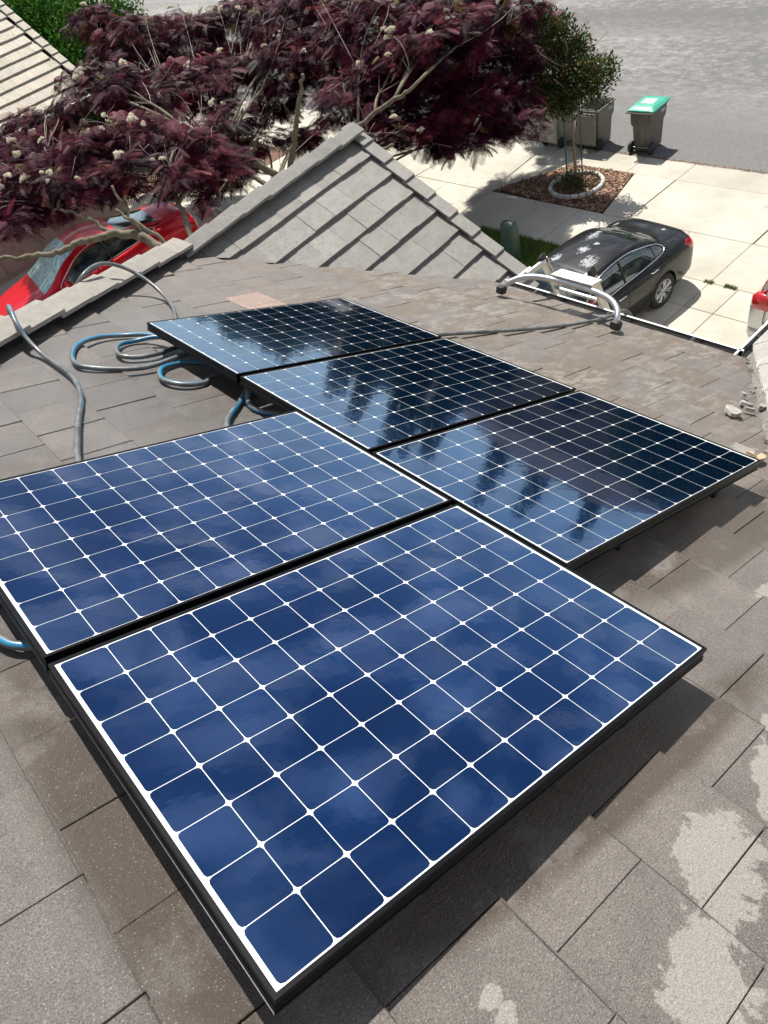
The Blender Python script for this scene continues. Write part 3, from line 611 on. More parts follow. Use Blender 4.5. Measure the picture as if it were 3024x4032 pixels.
for poly, t in (([(13.53, -4), (15.4, -4), (15.4, 1.4), (13.53, 1.4)], .5), ([(13.53, 1.4), (15.4, 1.4), (15.4, 5.80), (13.53, 5.80)], .6), ([(13.53, 5.82), (15.4, 5.82), (15.4, 8.66), (13.53, 8.66)], .45), ([(13.53, 8.68), (15.4, 8.68), (15.4, 9.76), (13.53, 9.32)], .55),
                ([(13.54, 12.75), (15.4, 11.56), (15.4, 15.3), (13.54, 15.52)], .6), ([(13.54, 15.54), (15.4, 15.32), (15.4, 19.6), (13.54, 19.6)], .5), ([(13.54, 19.62), (15.4, 19.62), (15.4, 30), (13.54, 30)], .6)):
    cx = sum(p[0] for p in poly)/4; cy = sum(p[1] for p in poly)/4
    sheet(mb, [(p[0]+(g_ if p[0] < cx else -g_), p[1]+(g_ if p[1] < cy else -g_)) for p in poly], GZ, .025, tint=t)
for a, b in ((-30, -12), (-12, -4), (-4, 1.4), (1.4, 5.3), (5.3, 8.67), (8.67, 10.0), (10.0, 11.5), (11.5, 12.5), (12.5, 15.4), (15.4, 19.6), (19.6, 24), (24, 30), (30, 60)):
    sheet(mb, [(15.4+g_, a+g_), (16.22, a+g_), (16.22, b-g_), (15.4+g_, b-g_)], GZ-.004, .025, tint=random.random())
tag(mb.build('kerb_apron', M_conc), kind='structure')
mb = MB(); r_ = random.Random(2); NZ = -5.84
for x0, x1, z0, z1 in ((-4, -1, NZ, NZ), (-1, 2, NZ, NZ), (2, 5, NZ, NZ), (5, 8, NZ, NZ), (8, 12.0, NZ, GZ)):
    for y0, y1 in ((14.4, 16.7), (16.7, 19), (19, 21.5)):
        a, b, c_, d_ = x0+.007, x1-.007, y0+.007, y1-.007; vs = [(a, c_, z0), (b, c_, z1), (b, d_, z1), (a, d_, z0), (a, c_, GZ-.03), (b, c_, GZ-.03), (b, d_, GZ-.03), (a, d_, GZ-.03)]
        mb.add(vs, [(0, 1, 2, 3), (0, 4, 5, 1), (1, 5, 6, 2), (2, 6, 7, 3), (3, 7, 4, 0)], 0, r_.random())
tag(mb.build('neighbour_driveway', M_conc), kind='structure')
mb = MB(); sheet(mb, [(13.545, 9.345), (15.385, 9.79), (15.385, 11.53), (13.67, 12.66), (13.545, 11.0)], GZ-.008); sheet(mb, [(8.2, 11.7), (12.0, 11.7), (12.0, 14.35), (8.2, 14.35)], GZ-.008)
sheet(mb, [(8.25, 21.56), (14.0, 21.56), (13.4, 25.5), (8.25, 30)], GZ-.008); tag(mb.build('mulch_bed', M_mulch), kind='structure')
mb = MB(); sheet(mb, [(4.96, 8.74), (12.0, 8.74), (12.0, 11.68), (4.96, 11.68)], GZ-.006); tag(mb.build('lawn', M_grassbase), kind='structure')
# loose mulch chips and grass blades
def scatter_quads(name, n, poly, size, mat, z, kind=None, up=False, seed=1, ln=2.2, hz=.02):
    r = np.random.default_rng(seed); xs = [p[0] for p in poly]; ys = [p[1] for p in poly]
    pts = []; k = len(poly)
    while len(pts) < n:
        x, y = r.uniform(min(xs), max(xs)), r.uniform(min(ys), max(ys)); ins = False
        for i in range(k):
            x1, y1 = poly[i]; x2, y2 = poly[(i+1) % k]
            if (y1 > y) != (y2 > y) and x < (x2-x1)*(y-y1)/(y2-y1)+x1: ins = not ins
        if ins: pts.append((x, y))
    mb = MB()
    for x, y in pts:
        a = r.uniform(0, 6.28); s = r.uniform(*size); dx, dy = math.cos(a)*s, math.sin(a)*s
        if up:
            h = s*ln; b = (r.normal(0, .3)*h, r.normal(0, .3)*h); mb.add([(x-dx*.12, y-dy*.12, z), (x+dx*.12, y+dy*.12, z), (x+b[0], y+b[1], z+h)], [(0, 1, 2)], 0, r.uniform())
        else:
            t = r.normal(0, .35); zz = z+r.uniform(.003, hz); px, py = -dy/ln, dx/ln
            mb.add([(x-dx-px, y-dy-py, zz-dx*t), (x+dx-px, y+dy-py, zz+dx*t), (x+dx+px, y+dy+py, zz+dx*t+s*.2), (x-dx+px, y-dy+py, zz-dx*t+s*.1)], [(0, 1, 2, 3)], 0, r.uniform())
    return mb.build(name, mat, fix=False)
m_, g = newmat('mulch_chip'); at = g.n('Attribute'); at.attribute_name = 'tint'; cr2 = g.n('ValToRGB'); g.put(cr2, 0, at.outputs['Fac'])
e_ = cr2.color_ramp.elements; e_[0].color = (.05, .025, .018, 1); e_[1].color = (.46, .30, .20, 1); e_.new(.5).color = (.17, .085, .05, 1); g.set('Base Color', cr2.outputs[0]); g.set('Roughness', .85); M_chip = m_
POLY = [(13.56, 9.37), (15.37, 9.81), (15.37, 11.51), (13.69, 12.62), (13.56, 11.0)]
tag(scatter_quads('mulch_chips', 5200, POLY, (.018, .05), M_chip, GZ-.004), 'reddish bark chips covering the small planter by the kerb', 'mulch', kind='stuff')
tag(scatter_quads('mulch_chips', 5000, [(9.2, 12), (12.0, 12), (12.0, 14.3), (9.2, 14.3)], (.02, .05), M_chip, GZ-.004, seed=2), 'brown bark chips under the purple trees', 'mulch', kind='stuff')
m_, g = newmat('grass_blade'); at = g.n('Attribute'); at.attribute_name = 'tint'; g.set('Base Color', g.mixc(at.outputs['Fac'], (.07, .14, .018), (.20, .27, .05))); g.set('Roughness', .7); M_blade = m_
tag(scatter_quads('grass_blades', 16000, [(10.6, 8.76), (12.02, 8.76), (12.02, 11.66), (10.6, 11.66)], (.03, .055), M_blade, GZ-.006, up=True, seed=3), 'green lawn strip beside the pavement under the gable roof', 'grass', kind='stuff')
for ya, yb, n_, sd_, lb in ((5.74, 5.92, 120, 5, 'small green weed tuft at the crossing of two driveway joints beside the black car'), (5.28, 5.52, 200, 6, 'wider green weed tuft in the driveway joint, nearer the silver minivan')):
    tag(scatter_quads('weed_tuft', n_, [(11.98, ya), (12.07, ya), (12.07, yb), (11.98, yb)], (.03, .06), M_blade, GZ, up=True, seed=sd_, ln=1.1), lb, 'weeds')
tag(scatter_quads('gutter_litter', 900, [(16.19, 4), (16.31, 4), (16.30, 11), (16.19, 11)], (.008, .022), M_chip, GZ-.006, seed=9, hz=.012), 'dry brown litter lying along the edge of the asphalt', 'litter', kind='stuff')
# rocks
M_rock = M('pale_rock', (.42, .40, .37), .85, var=(4, .35), bump=(9, .7, .04))
r_ = random.Random(12)
for i in range(9):
    bm = bmesh.new(); bmesh.ops.create_icosphere(bm, subdivisions=3, radius=.5); s = r_.uniform(.4, .8)
    for v in bm.verts:
        k = 1+.22*math.sin(v.co.x*7+i)+.16*math.sin(v.co.y*9+i*2)+.12*math.sin(v.co.z*11+i); v.co = v.co*k*s; v.co.z *= .6
    me = bpy.data.meshes.new('rock'); bm.to_mesh(me); bm.free(); o = link_mesh('rock', me, M_rock, smooth=True)
    o.location = (10.7+(i % 3)*.75+r_.uniform(-.2, .2), 21.8+(i//3)*.75+r_.uniform(-.2, .2), GZ+.08)
    tag(o, 'pale garden rock in the bark mulch under the purple trees', 'rock', 'rocks in the mulch under the purple trees')
# ================================================================ CARS
def smooth_interp(xs, ys, x):
    """monotone cubic through (xs, ys)"""
    xs = np.asarray(xs, float); ys = np.asarray(ys, float); h = np.diff(xs); d = np.diff(ys)/h; m = np.zeros(len(xs)); m[0], m[-1] = d[0], d[-1]
    for i in range(1, len(xs)-1):
        if d[i-1]*d[i] > 0: w1, w2 = 2*h[i]+h[i-1], h[i]+2*h[i-1]; m[i] = (w1+w2)/(w1/d[i-1]+w2/d[i])
    x = np.atleast_1d(np.asarray(x, float)); k = np.clip(np.searchsorted(xs, x)-1, 0, len(xs)-2); t = (x-xs[k])/h[k]
    return (2*t**3-3*t**2+1)*ys[k]+(t**3-2*t**2+t)*h[k]*m[k]+(-2*t**3+3*t**2)*ys[k+1]+(t**3-t**2)*h[k]*m[k+1]
class Body:
    """car body surface: rows of stations along x, each a half section from the sill over the roof to the middle"""
    def __init__(s, st, nx=110, nc=10):
        # station: x, half width, sill z, belt z, belt half width, roof edge z, roof edge half width, centre z
        s.st = np.array(st); X = s.st[:, 0]; s.X = np.unique(np.concatenate([np.linspace(X[0], X[-1], nx), X]))
        s.c = [smooth_interp(X, s.st[:, k], s.X) for k in range(1, 8)]; s.rows = []
        for i in range(len(s.X)):
            W, zs, zb, wb, zr_, wr, zc = [c[i] for c in s.c]; hh = zb-zs
            ctrl = [(0, zs), (W*.55, zs), (W*.88, zs+.0), (W*.965, zs+.05*hh), (W*.985, zs+.25*hh), (W, zs+.55*hh), (W*.985, zs+.82*hh), (wb+(W-wb)*.35, zb-.03*hh), (wb, zb), ((wb*2+wr)/3*1.01, zb+(zr_-zb)*.34), ((wb+2*wr)/3*1.012, zb+(zr_-zb)*.70), (wr, zr_), (wr*.93, zr_+(zc-zr_)*.36), (wr*.72, zr_+(zc-zr_)*.72), (wr*.36, zr_+(zc-zr_)*.94), (0, zc)]
            pts = []
            c3 = [Vector((a, b, 0)) for a, b in ctrl]; sm_ = catmull(c3, 3)
            s.rows.append([(p.x, p.y) for p in sm_])
        s.nr = len(s.rows[0]); s.ib = 8*3; s.ir = 11*3
    def yside(s, x, z):
        i = min(max(int(np.searchsorted(s.X, x))-1, 0), len(s.X)-2); t = (x-s.X[i])/(s.X[i+1]-s.X[i]); ys = []
        for r in (s.rows[i], s.rows[i+1]):
            seg = r[9:s.ir+5]; zs_ = [q[1] for q in seg]; ys.append(np.interp(z, zs_, [q[0] for q in seg]))
        return ys[0]*(1-t)+ys[1]*t
    def ztop(s, x, y):
        i = min(max(int(np.searchsorted(s.X, x))-1, 0), len(s.X)-2); t = (x-s.X[i])/(s.X[i+1]-s.X[i]); zz = []
        for r in (s.rows[i], s.rows[i+1]):
            seg = r[s.ib-2:][::-1]; zz.append(np.interp(abs(y), [q[0] for q in seg], [q[1] for q in seg]))
        return zz[0]*(1-t)+zz[1]*t
    def mesh(s, wheels, wr_):
        mb = MB(); n = s.nr
        for i, x in enumerate(s.X):
            r = s.rows[i]; ring = [(x, y, z) for y, z in r]+[(x, -y, z) for y, z in reversed(r[1:-1])]; mb.v += ring
        k = 2*n-2
        for i in range(len(s.X)-1):
            for j in range(k): mb.f.append([i*k+j, i*k+(j+1) % k, (i+1)*k+(j+1) % k, (i+1)*k+j]); mb.m.append(0); mb.t.append(.5)
        mb.f += [list(range(k))[::-1], list(range((len(s.X)-1)*k, len(s.X)*k))]; mb.m += [0, 0]; mb.t += [.5, .5]
        me = mb.mesh('body', True); tmp = bpy.data.objects.new('tmp_body', me); COL.objects.link(tmp)
        cut_ = MB()
        for (wx, wz) in wheels:
            for sd in (1, -1): cut_.lathe([(0, sd*.62), (wr_*1.12, sd*.62), (wr_*1.12, sd*1.3), (0, sd*1.3)], (wx, 0, wz), 'Y', 40)
        cm = cut_.mesh('tmp_cut', True); co = bpy.data.objects.new('tmp_cut', cm); COL.objects.link(co)
        md = tmp.modifiers.new('b', 'BOOLEAN'); md.operation = 'DIFFERENCE'; md.object = co; md.solver = 'EXACT'
        dg = bpy.context.evaluated_depsgraph_get(); res = bpy.data.meshes.new_from_object(tmp.evaluated_get(dg))
        bpy.data.objects.remove(tmp); bpy.data.objects.remove(co)
        return res
def side_patch(B, xs, zb, zt, sd, off=.004, nz=6, tint=.5):
    """sheet on the body side between the curves zb(x) and zt(x), with a returned edge"""
    mb = MB(); n = len(xs)
    for i, x in enumerate(xs):
        a, b = zb[i], zt[i]
        for j in range(nz+1):
            z = a+(b-a)*j/nz; mb.v.append((x, sd*(B.yside(x, z)+off), z))
    for i in range(n-1):
        for j in range(nz): q = i*(nz+1)+j; mb.f.append([q, q+1, q+nz+2, q+nz+1]); mb.m.append(0); mb.t.append(tint)
    return mb
def top_patch(B, xs, hw, off=.004, ny=8):
    mb = MB()
    for i, x in enumerate(xs):
        for j in range(ny+1): y = -hw[i]+2*hw[i]*j/ny; mb.v.append((x, y, B.ztop(x, y)+off))
    for i in range(len(xs)-1):
        for j in range(ny): q = i*(ny+1)+j; mb.f.append([q, q+1, q+ny+2, q+ny+1]); mb.m.append(0); mb.t.append(.5)
    return mb
def sline(B, pts, sd, off=.004, rad=.004, k=6, closed=False):
    c = catmull([Vector((x, z, 0)) for x, z in pts], k, closed); mb = MB()
    mb.tube([Vector((p.x, sd*(B.yside(p.x, p.y)+off), p.y)) for p in c], rad, 5, closed=closed); return mb
M_tyre = M('tyre', (.018, .018, .018), .75, bump=(60, .3, .004)); M_rim = M('alloy', (.52, .53, .55), .32, metal=.85, coat=.3); M_glass = M('car_glass', (.012, .018, .018), .04, coat=1.0, spec=.8)
M_chrome = M('chrome', (.75, .76, .78), .12, metal=1.0); M_seam = M('door_gap', (.004, .004, .004), .7); M_blackp = M('black_trim', (.012, .012, .013), .4); M_red = M('red_lens', (.42, .006, .010), .15, coat=1.0); M_clear = M('clear_lens', (.45, .42, .42), .15, coat=1.0)
def wheel(parent, wx, y, wz, rad, wid, sd, spokes=7):
    w_ = MB(); prof = [(rad*.66, -wid/2+.012), (rad*.80, -wid/2), (rad*.95, -wid/2+.012), (rad, -wid/2+.04), (rad, wid/2-.04), (rad*.95, wid/2-.012), (rad*.80, wid/2), (rad*.66, wid/2-.012)]
    w_.lathe(prof, (0, 0, 0), 'Y', 40); ty = w_.build('tyre', M_tyre, smooth=True)
    r = MB(); r.lathe([(rad*.67, -wid/2+.02), (rad*.67, wid/2-.006), (rad*.645, wid/2-.002), (rad*.63, wid/2-.02), (rad*.62, 0.0), (.0, -.01)], (0, 0, 0), 'Y', 40)
    for i in range(spokes):
        a = 2*math.pi*i/spokes
        for da in (-.13, .13):
            p0 = Vector((math.cos(a+da*1.6)*rad*.14, wid/2-.03, math.sin(a+da*1.6)*rad*.14)); p1 = Vector((math.cos(a+da)*rad*.635, wid/2-.012, math.sin(a+da)*rad*.635)); r.tube([p0, p0*.5+p1*.5+Vector((0, .012, 0)), p1], [rad*.055, rad*.06, rad*.075], 6)
    r.lathe([(0, wid/2-.004), (rad*.13, wid/2-.008), (rad*.17, wid/2-.03), (rad*.17, 0)], (0, 0, 0), 'Y', 20)
    ri = r.build('rim', [M_rim]); auto_smooth(ri, 40)
    wh = bpy.data.objects.new('wheel', None); COL.objects.link(wh); wh.parent = parent; wh.location = (wx, y, wz); wh.rotation_euler = (0, random.random()*2, 0 if sd > 0 else math.pi)
    for q in (ty, ri): q.parent = wh
    return wh
def paint(name, col, spots=None, metal=.3, roof=None):
    m, g = newmat(name); o = g.obj(); fl = g.noise(o, 900, 2, .5); c = g.mixc(g.ramp(fl, .4, .6), tuple(q*.9 for q in col), tuple(q*1.15+.002 for q in col))
    rg = .32
    if roof:
        edge = g.math('ADD', g.math('MULTIPLY', g.math('SUBTRACT', g.noise(o, 9, 6, .7), .5), 2.4), g.math('MULTIPLY', g.math('SUBTRACT', g.noise(o, 45, 4, .7), .5), 1.6)); b = None
        for cc, rr in roof: q = g.blob(o, cc, rr); b = q if b is None else g.math('MAXIMUM', b, q)
        f = g.ramp(g.math('ADD', b, g.math('MULTIPLY', edge, 1.5)), .42, .56); c = g.mixc(f, c, (.36, .38, .40)); dust = g.ramp(g.noise(o, 2.2, 5, .6), .35, .7, 0, .03); zz = g.n('SeparateXYZ'); g.put(zz, 0, g.n('NewGeometry').outputs['Normal'])
        c = g.mixc(g.math('MULTIPLY', dust, g.ramp(zz.outputs['Z'], .5, .9)), c, (.5, .47, .42)); rg = g.ramp(f, 0, 1, .32, .7)
    g.set('Base Color', c); g.set('Metallic', metal); g.set('Roughness', rg); g.set('Coat Weight', .55); g.set('Coat Roughness', .05); g.set('Specular IOR Level', .2); return m
def make_car(name, loc, st, wheels, wrad, pnt, side, ws, bl, seams, handles, trim, mirror, tails, label, cat, rot=0, scale=1.0, group=None, glassmat=None, wsmat=None, pillars=(), wy=None, pitch=0.0):
    root = tag(empty(name, loc, rot), label, cat, group); root.rotation_euler = (0, pitch, rot); root.scale = (scale,)*3
    B = Body(st); me = B.mesh(wheels, wrad); body = link_mesh('body', me, [pnt, M_blackp], root); me.materials.clear(); me.materials.append(pnt); me.materials.append(M_blackp)
    for p in me.polygons:
        c = p.center; p.material_index = 0
        for wx, wz in wheels:
            d = math.hypot(c[0]-wx, c[2]-wz)
            if d < wrad*1.125 and abs(p.normal.y)*abs(c[1]) < .9 and (abs(c[1]) < .63 or abs(d-wrad*1.12) < .02) and not (abs(p.normal.y) > .6 and abs(c[1]) > .7): p.material_index = 1
        if c[2] < st[3][2]+.02 and p.normal.z < -.7: p.material_index = 1
    auto_smooth(body, 38)
    for wx, wz in wheels:
        for sd in (1, -1): wheel(root, wx, sd*((wy or st[4][1])-.115), wz, wrad, .21, sd)
    for sd in (-1, 1):
        for (xs, zb, zt) in side:
            X = np.linspace(xs[0], xs[-1], 26); a = smooth_interp(*zip(*zb), X); b = np.maximum(smooth_interp(*zip(*zt), X), a+.002)
            side_patch(B, X, a, b, sd).build('side_window', glassmat or M_glass, root, smooth=True)
        for pl in pillars: sline(B, pl, sd, .006, .022, 4).build('pillar', M_blackp, root, smooth=True)
        if trim: sline(B, trim, sd, .006, .011, 6, closed=True).build('window_trim', M_chrome, root, smooth=True)
        for q in seams: sline(B, q, sd, .000, .0045).build('door_seam', M_seam, root)
        for hx, hz in handles:
            hb = MB(); y = B.yside(hx, hz); hb.tube([(hx-.10, sd*(y+.005), hz), (hx-.07, sd*(y+.035), hz+.004), (hx+.07, sd*(y+.035), hz+.008), (hx+.10, sd*(y+.005), hz+.008)], .013, 8); hb.build('door_handle', M_chrome, root, smooth=True)
        if mirror:
            mb = MB(); x, z = mirror; y = B.yside(x, z); mb.box((x-.0, sd*(y+.13), z+.07), (.11, .20, .14), Matrix.Rotation(R(-sd*12), 3, 'Z'), bev=.045); mb.box((x, sd*(y+.03), z+.02), (.06, .1, .035)); mr_ = mb.build('wing_mirror', pnt, root); auto_smooth(mr_, 50)
            gl = MB(); gl.box((x+.057, sd*(y+.13), z+.07), (.006, .17, .11), Matrix.Rotation(R(-sd*12), 3, 'Z'), bev=.002); gg = gl.build('mirror_glass', M_chrome, mr_)
        for (xs, zb, zt, mt, ofs) in tails:
            X = np.linspace(xs[0], xs[1], 14); a = smooth_interp(*zip(*zb), X); b = np.maximum(smooth_interp(*zip(*zt), X), a+.001)
            side_patch(B, X, a, b, sd, ofs).build('light', mt, root, smooth=True)
    if ws: X = np.linspace(ws[0], ws[1], 16); top_patch(B, X, np.interp(X, [ws[0], ws[1]], [ws[2], ws[3]])).build('windscreen', wsmat or glassmat or M_glass, root, smooth=True)
    if bl: X = np.linspace(bl[0], bl[1], 16); top_patch(B, X, np.interp(X, [bl[0], bl[1]], [bl[2], bl[3]])).build('rear_window', glassmat or M_glass, root, smooth=True)
    return root, B
# x, half width, sill z, belt z, belt half width, roof edge z, roof edge half width, centre z
SED = [(0.00, .42, .34, .50, .40, .56, .34, .60), (.06, .66, .26, .56, .60, .62, .52, .68), (.28, .82, .22, .66, .70, .72, .60, .78), (.75, .885, .20, .82, .76, .86, .66, .91), (1.35, .90, .20, .93, .80, .965, .70, 1.00),
       (1.50, .90, .20, .95, .80, 1.04, .70, 1.09), (1.88, .90, .20, .96, .80, 1.29, .63, 1.33), (2.24, .90, .20, .965, .80, 1.385, .60, 1.44), (2.85, .90, .20, .97, .80, 1.415, .585, 1.475), (3.30, .90, .20, .98, .80, 1.385, .585, 1.45), (3.68, .90, .20, 1.00, .79, 1.27, .59, 1.34),
       (4.05, .89, .21, 1.02, .76, 1.09, .60, 1.155), (4.28, .88, .23, 1.02, .74, 1.055, .60, 1.10), (4.58, .85, .28, .985, .70, 1.015, .58, 1.055), (4.74, .77, .33, .90, .63, .96, .52, .985), (4.82, .55, .40, .68, .46, .74, .40, .78)]
P_black = paint('black_car_paint', (.004, .0045, .006), roof=[((2.45, -.28), (.22, .16)), ((2.75, .05), (.20, .12)), ((2.35, .36), (.16, .10)), ((3.2, .25), (.30, .10)), ((2.15, .50), (.1, .08)), ((4.45, -.30), (.06, .06)), ((2.98, -.03), (.07, .06)), ((4.3, .62), (.10, .04))], metal=0.0)
m_, g = newmat('tinted_glass'); o = g.obj(); c = g.mixc(g.ramp(g.noise(g.mapping(o, (1, 1, 2.5)), 3.0, 4, .5), .42, .60), (.008, .012, .012), (.075, .085, .075)); g.set('Base Color', c); g.set('Roughness', .03); g.set('Coat Weight', 1.0); g.set('Specular IOR Level', .8); M_glass2 = m_
BLK = (7.31, 7.30, GZ)
make_car('black_saloon_car', BLK, SED, [(.98, .335), (3.756, .335)], .335, P_black,
    [((1.78, 2.78), [(1.78, .985), (2.78, 1.0)], [(1.78, 1.02), (2.04, 1.20), (2.36, 1.325), (2.78, 1.36)]), ((2.84, 3.62), [(2.84, 1.0), (3.62, 1.03)], [(2.84, 1.362), (3.2, 1.34), (3.62, 1.235)]), ((3.65, 3.90), [(3.65, 1.035), (3.90, 1.06)], [(3.65, 1.225), (3.80, 1.165), (3.90, 1.07)])],
    (1.38, 2.18, .68, .57), (3.42, 4.06, .54, .62), [[(2.80, .99), (2.79, .7), (2.76, .35)], [(1.75, .97), (1.62, .75), (1.60, .35)], [(3.72, 1.04), (3.70, .86), (3.55, .72), (3.36, .55), (3.30, .35)], [(1.63, .31), (2.4, .30), (3.3, .31)]],
    [(2.60, .84), (3.48, .89)], [(1.76, .975), (2.8, .985), (3.70, 1.02), (3.93, 1.055), (3.95, 1.09), (3.84, 1.17), (3.62, 1.255), (3.2, 1.36), (2.82, 1.385), (2.36, 1.345), (2.05, 1.225)], (1.84, .98),
    [((4.40, 4.76), [(4.40, .93), (4.55, .80), (4.76, .76)], [(4.40, .95), (4.5, .975), (4.76, .90)], M_red, .005), ((.10, .52), [(.10, .56), (.52, .70)], [(.10, .60), (.3, .70), (.52, .745)], M_clear, .005)],
    'black saloon car with peeling roof paint, parked in the driveway below the ladder', 'car', rot=-.075, glassmat=M_glass2, pillars=([(2.81, 1.01), (2.81, 1.2), (2.80, 1.35)],))
P_red = paint('red_car_paint', (.60, .010, .022), metal=.25)
m_, g = newmat('windscreen_sunshade'); o = g.obj(); n_ = g.noise(g.mapping(o, (7, 1.2, 2)), 5, 5, .6, 1.2); g.set('Base Color', g.mixc(g.ramp(n_, .35, .65), (.16, .42, .40), (.66, .92, .88))); g.set('Roughness', .35); g.set('Coat Weight', 1.0); g.set('Metallic', .2); g.set('Normal', g.bump(n_, .5, .02)); M_shade = m_
CP = [list(s) for s in SED]
CPE = [(0.00, .42, .32, .48, .40, .54, .34, .58), (.06, .68, .24, .54, .60, .60, .52, .66), (.28, .84, .20, .64, .72, .70, .62, .76), (.75, .905, .18, .78, .78, .82, .68, .87), (1.40, .92, .18, .89, .82, .925, .72, .96),
       (1.75, .92, .18, .91, .82, 1.03, .70, 1.09), (2.15, .92, .18, .93, .82, 1.25, .62, 1.30), (2.50, .92, .18, .945, .81, 1.335, .58, 1.39), (2.85, .92, .18, .96, .81, 1.35, .57, 1.41), (3.25, .92, .18, .975, .80, 1.295, .57, 1.36), (3.68, .92, .18, 1.00, .79, 1.16, .58, 1.225),
       (4.10, .91, .19, 1.00, .76, 1.045, .60, 1.09), (4.35, .89, .22, .99, .74, 1.03, .60, 1.07), (4.62, .85, .28, .96, .70, 1.00, .58, 1.03), (4.78, .77, .33, .86, .63, .92, .52, .95), (4.86, .55, .40, .66, .46, .72, .40, .76)]
make_car('red_coupe_car', (1.50, 16.55, NZ), CPE, [(1.0, .33), (3.74, .33)], .33, P_red,
    [((1.95, 2.95), [(1.95, .95), (2.95, .985)], [(1.95, .98), (2.25, 1.16), (2.55, 1.275), (2.95, 1.30)]), ((2.99, 3.95), [(2.99, .985), (3.95, 1.03)], [(2.99, 1.30), (3.4, 1.235), (3.95, 1.045)])],
    (1.55, 2.42, .70, .55), (3.35, 4.15, .53, .62), [[(3.0, .96), (2.99, .7), (2.95, .32)], [(1.85, .93), (1.72, .75), (1.68, .32)]], [(2.78, .80)],
    [(1.90, .94), (2.95, .975), (3.7, 1.012), (4.0, 1.035), (3.9, 1.075), (3.4, 1.26), (2.97, 1.325), (2.55, 1.30), (2.22, 1.175)], (2.0, .94),
    [((4.45, 4.80), [(4.45, .86), (4.6, .78), (4.80, .74)], [(4.45, .88), (4.55, .93), (4.80, .86)], M_red, .005), ((.10, .55), [(.10, .54), (.55, .68)], [(.10, .58), (.3, .68), (.55, .72)], M_clear, .005)],
    'glossy red coupe with a teal sunshade in its windscreen, partly under the purple tree', 'car', rot=-.128, pitch=-.034, scale=1.12, glassmat=M_glass2, wsmat=M_shade, pillars=([(2.97, .98), (2.97, 1.15), (2.96, 1.29)],))
VAN = [(0.00, .45, .34, .56, .44, .62, .36, .66), (.06, .72, .26, .62, .66, .70, .56, .76), (.30, .90, .22, .78, .78, .84, .66, .90), (.80, .97, .20, .95, .86, 1.00, .74, 1.06), (1.15, .99, .20, 1.04, .90, 1.12, .78, 1.18), (1.6, .995, .20, 1.06, .90, 1.36, .76, 1.42), (2.1, .995, .20, 1.06, .90, 1.60, .72, 1.68),
       (3.0, .995, .20, 1.07, .90, 1.66, .72, 1.76), (4.0, .99, .20, 1.09, .89, 1.66, .71, 1.76), (4.65, .97, .22, 1.10, .87, 1.62, .69, 1.71), (4.86, .95, .26, 1.10, .84, 1.52, .68, 1.62), (4.98, .92, .30, 1.08, .80, 1.22, .68, 1.34), (5.06, .88, .36, .95, .76, 1.02, .66, 1.08), (5.09, .80, .42, .62, .70, .70, .62, .72)]
P_silver = paint('silver_car_paint', (.56, .57, .58), metal=.55)
van, VB = make_car('silver_minivan', (15.42, 3.33, GZ), VAN, [(1.0, .34), (4.03, .34)], .34, P_silver,
    [((1.7, 2.6), [(1.7, 1.08), (2.6, 1.09)], [(1.7, 1.12), (2.1, 1.42), (2.6, 1.58)]), ((2.66, 3.7), [(2.66, 1.09), (3.7, 1.11)], [(2.66, 1.59), (3.7, 1.60)]), ((3.76, 4.7), [(3.76, 1.11), (4.7, 1.16)], [(3.76, 1.60), (4.5, 1.58), (4.7, 1.48)])],
    (1.2, 2.0, .76, .68), None, [[(2.62, 1.08), (2.60, .3)], [(3.73, 1.1), (3.70, .35)], [(1.5, 1.0), (1.45, .3)]], [(2.4, .92), (2.9, .95)], None, (1.75, 1.08),
    [((4.66, 5.02), [(4.66, 1.02), (4.85, .92), (5.02, .90)], [(4.66, 1.10), (4.80, 1.30), (4.93, 1.34), (5.02, 1.12)], M_red, .007)],
    'silver minivan with big red tail lamp, cut off by the right edge of the photo', 'minivan', rot=math.pi)
def text_part(txt, size, mat, parent, M4, name='lettering', ext=.003):
    cu = bpy.data.curves.new(name, 'FONT'); cu.body = txt; cu.size = size; cu.extrude = ext; cu.align_x = 'CENTER'; cu.align_y = 'CENTER'
    t = bpy.data.objects.new('tmp_text', cu); COL.objects.link(t); dg = bpy.context.evaluated_depsgraph_get(); me = bpy.data.meshes.new_from_object(t.evaluated_get(dg)); bpy.data.objects.remove(t)
    me.materials.clear(); o = link_mesh(name, me, mat, parent); o.matrix_local = M4; return o
# the tail of the van: gate glass, bumper ledge, lamp wrap and lettering on the rear face (local x to the rear)
mb = MB(); mb.add([(5.02, -.66, 1.10), (5.02, .66, 1.10), (4.90, .60, 1.52), (4.90, -.60, 1.52), (4.9, -.66, 1.08), (4.9, .66, 1.08), (4.8, .60, 1.5), (4.8, -.60, 1.5)], [(0, 1, 2, 3), (4, 7, 6, 5), (0, 4, 5, 1), (1, 5, 6, 2), (2, 6, 7, 3), (3, 7, 4, 0)]); mb.build('rear_window', M_glass, van)
for sd in (-1, 1):
    mb = MB(); mb.box((4.985, sd*.66, 1.03), (.19, .46, .28), Matrix.Rotation(R(-14), 3, 'Y'), bev=.06); q = mb.build('light', M_red, van); auto_smooth(q, 50)
mb = MB(); mb.box((5.04, 0, .50), (.16, 1.78, .26), bev=.07); q = mb.build('bumper', P_silver, van); auto_smooth(q, 50)
mb = MB(); mb.tube([(5.085, -.62, .99), (5.10, -.63, .8), (5.11, -.60, .66), (5.12, .60, .66), (5.10, .63, .8), (5.085, .62, .99)], .006, 5); mb.build('tailgate_seam', M_seam, van)
text_part('TOYOTA', .085, M_blackp, van, Matrix.Translation((5.098, -.47, .70)) @ Matrix(((0, 0, 1, 0), (1, 0, 0, 0), (0, 1, 0, 0), (0, 0, 0, 1))))
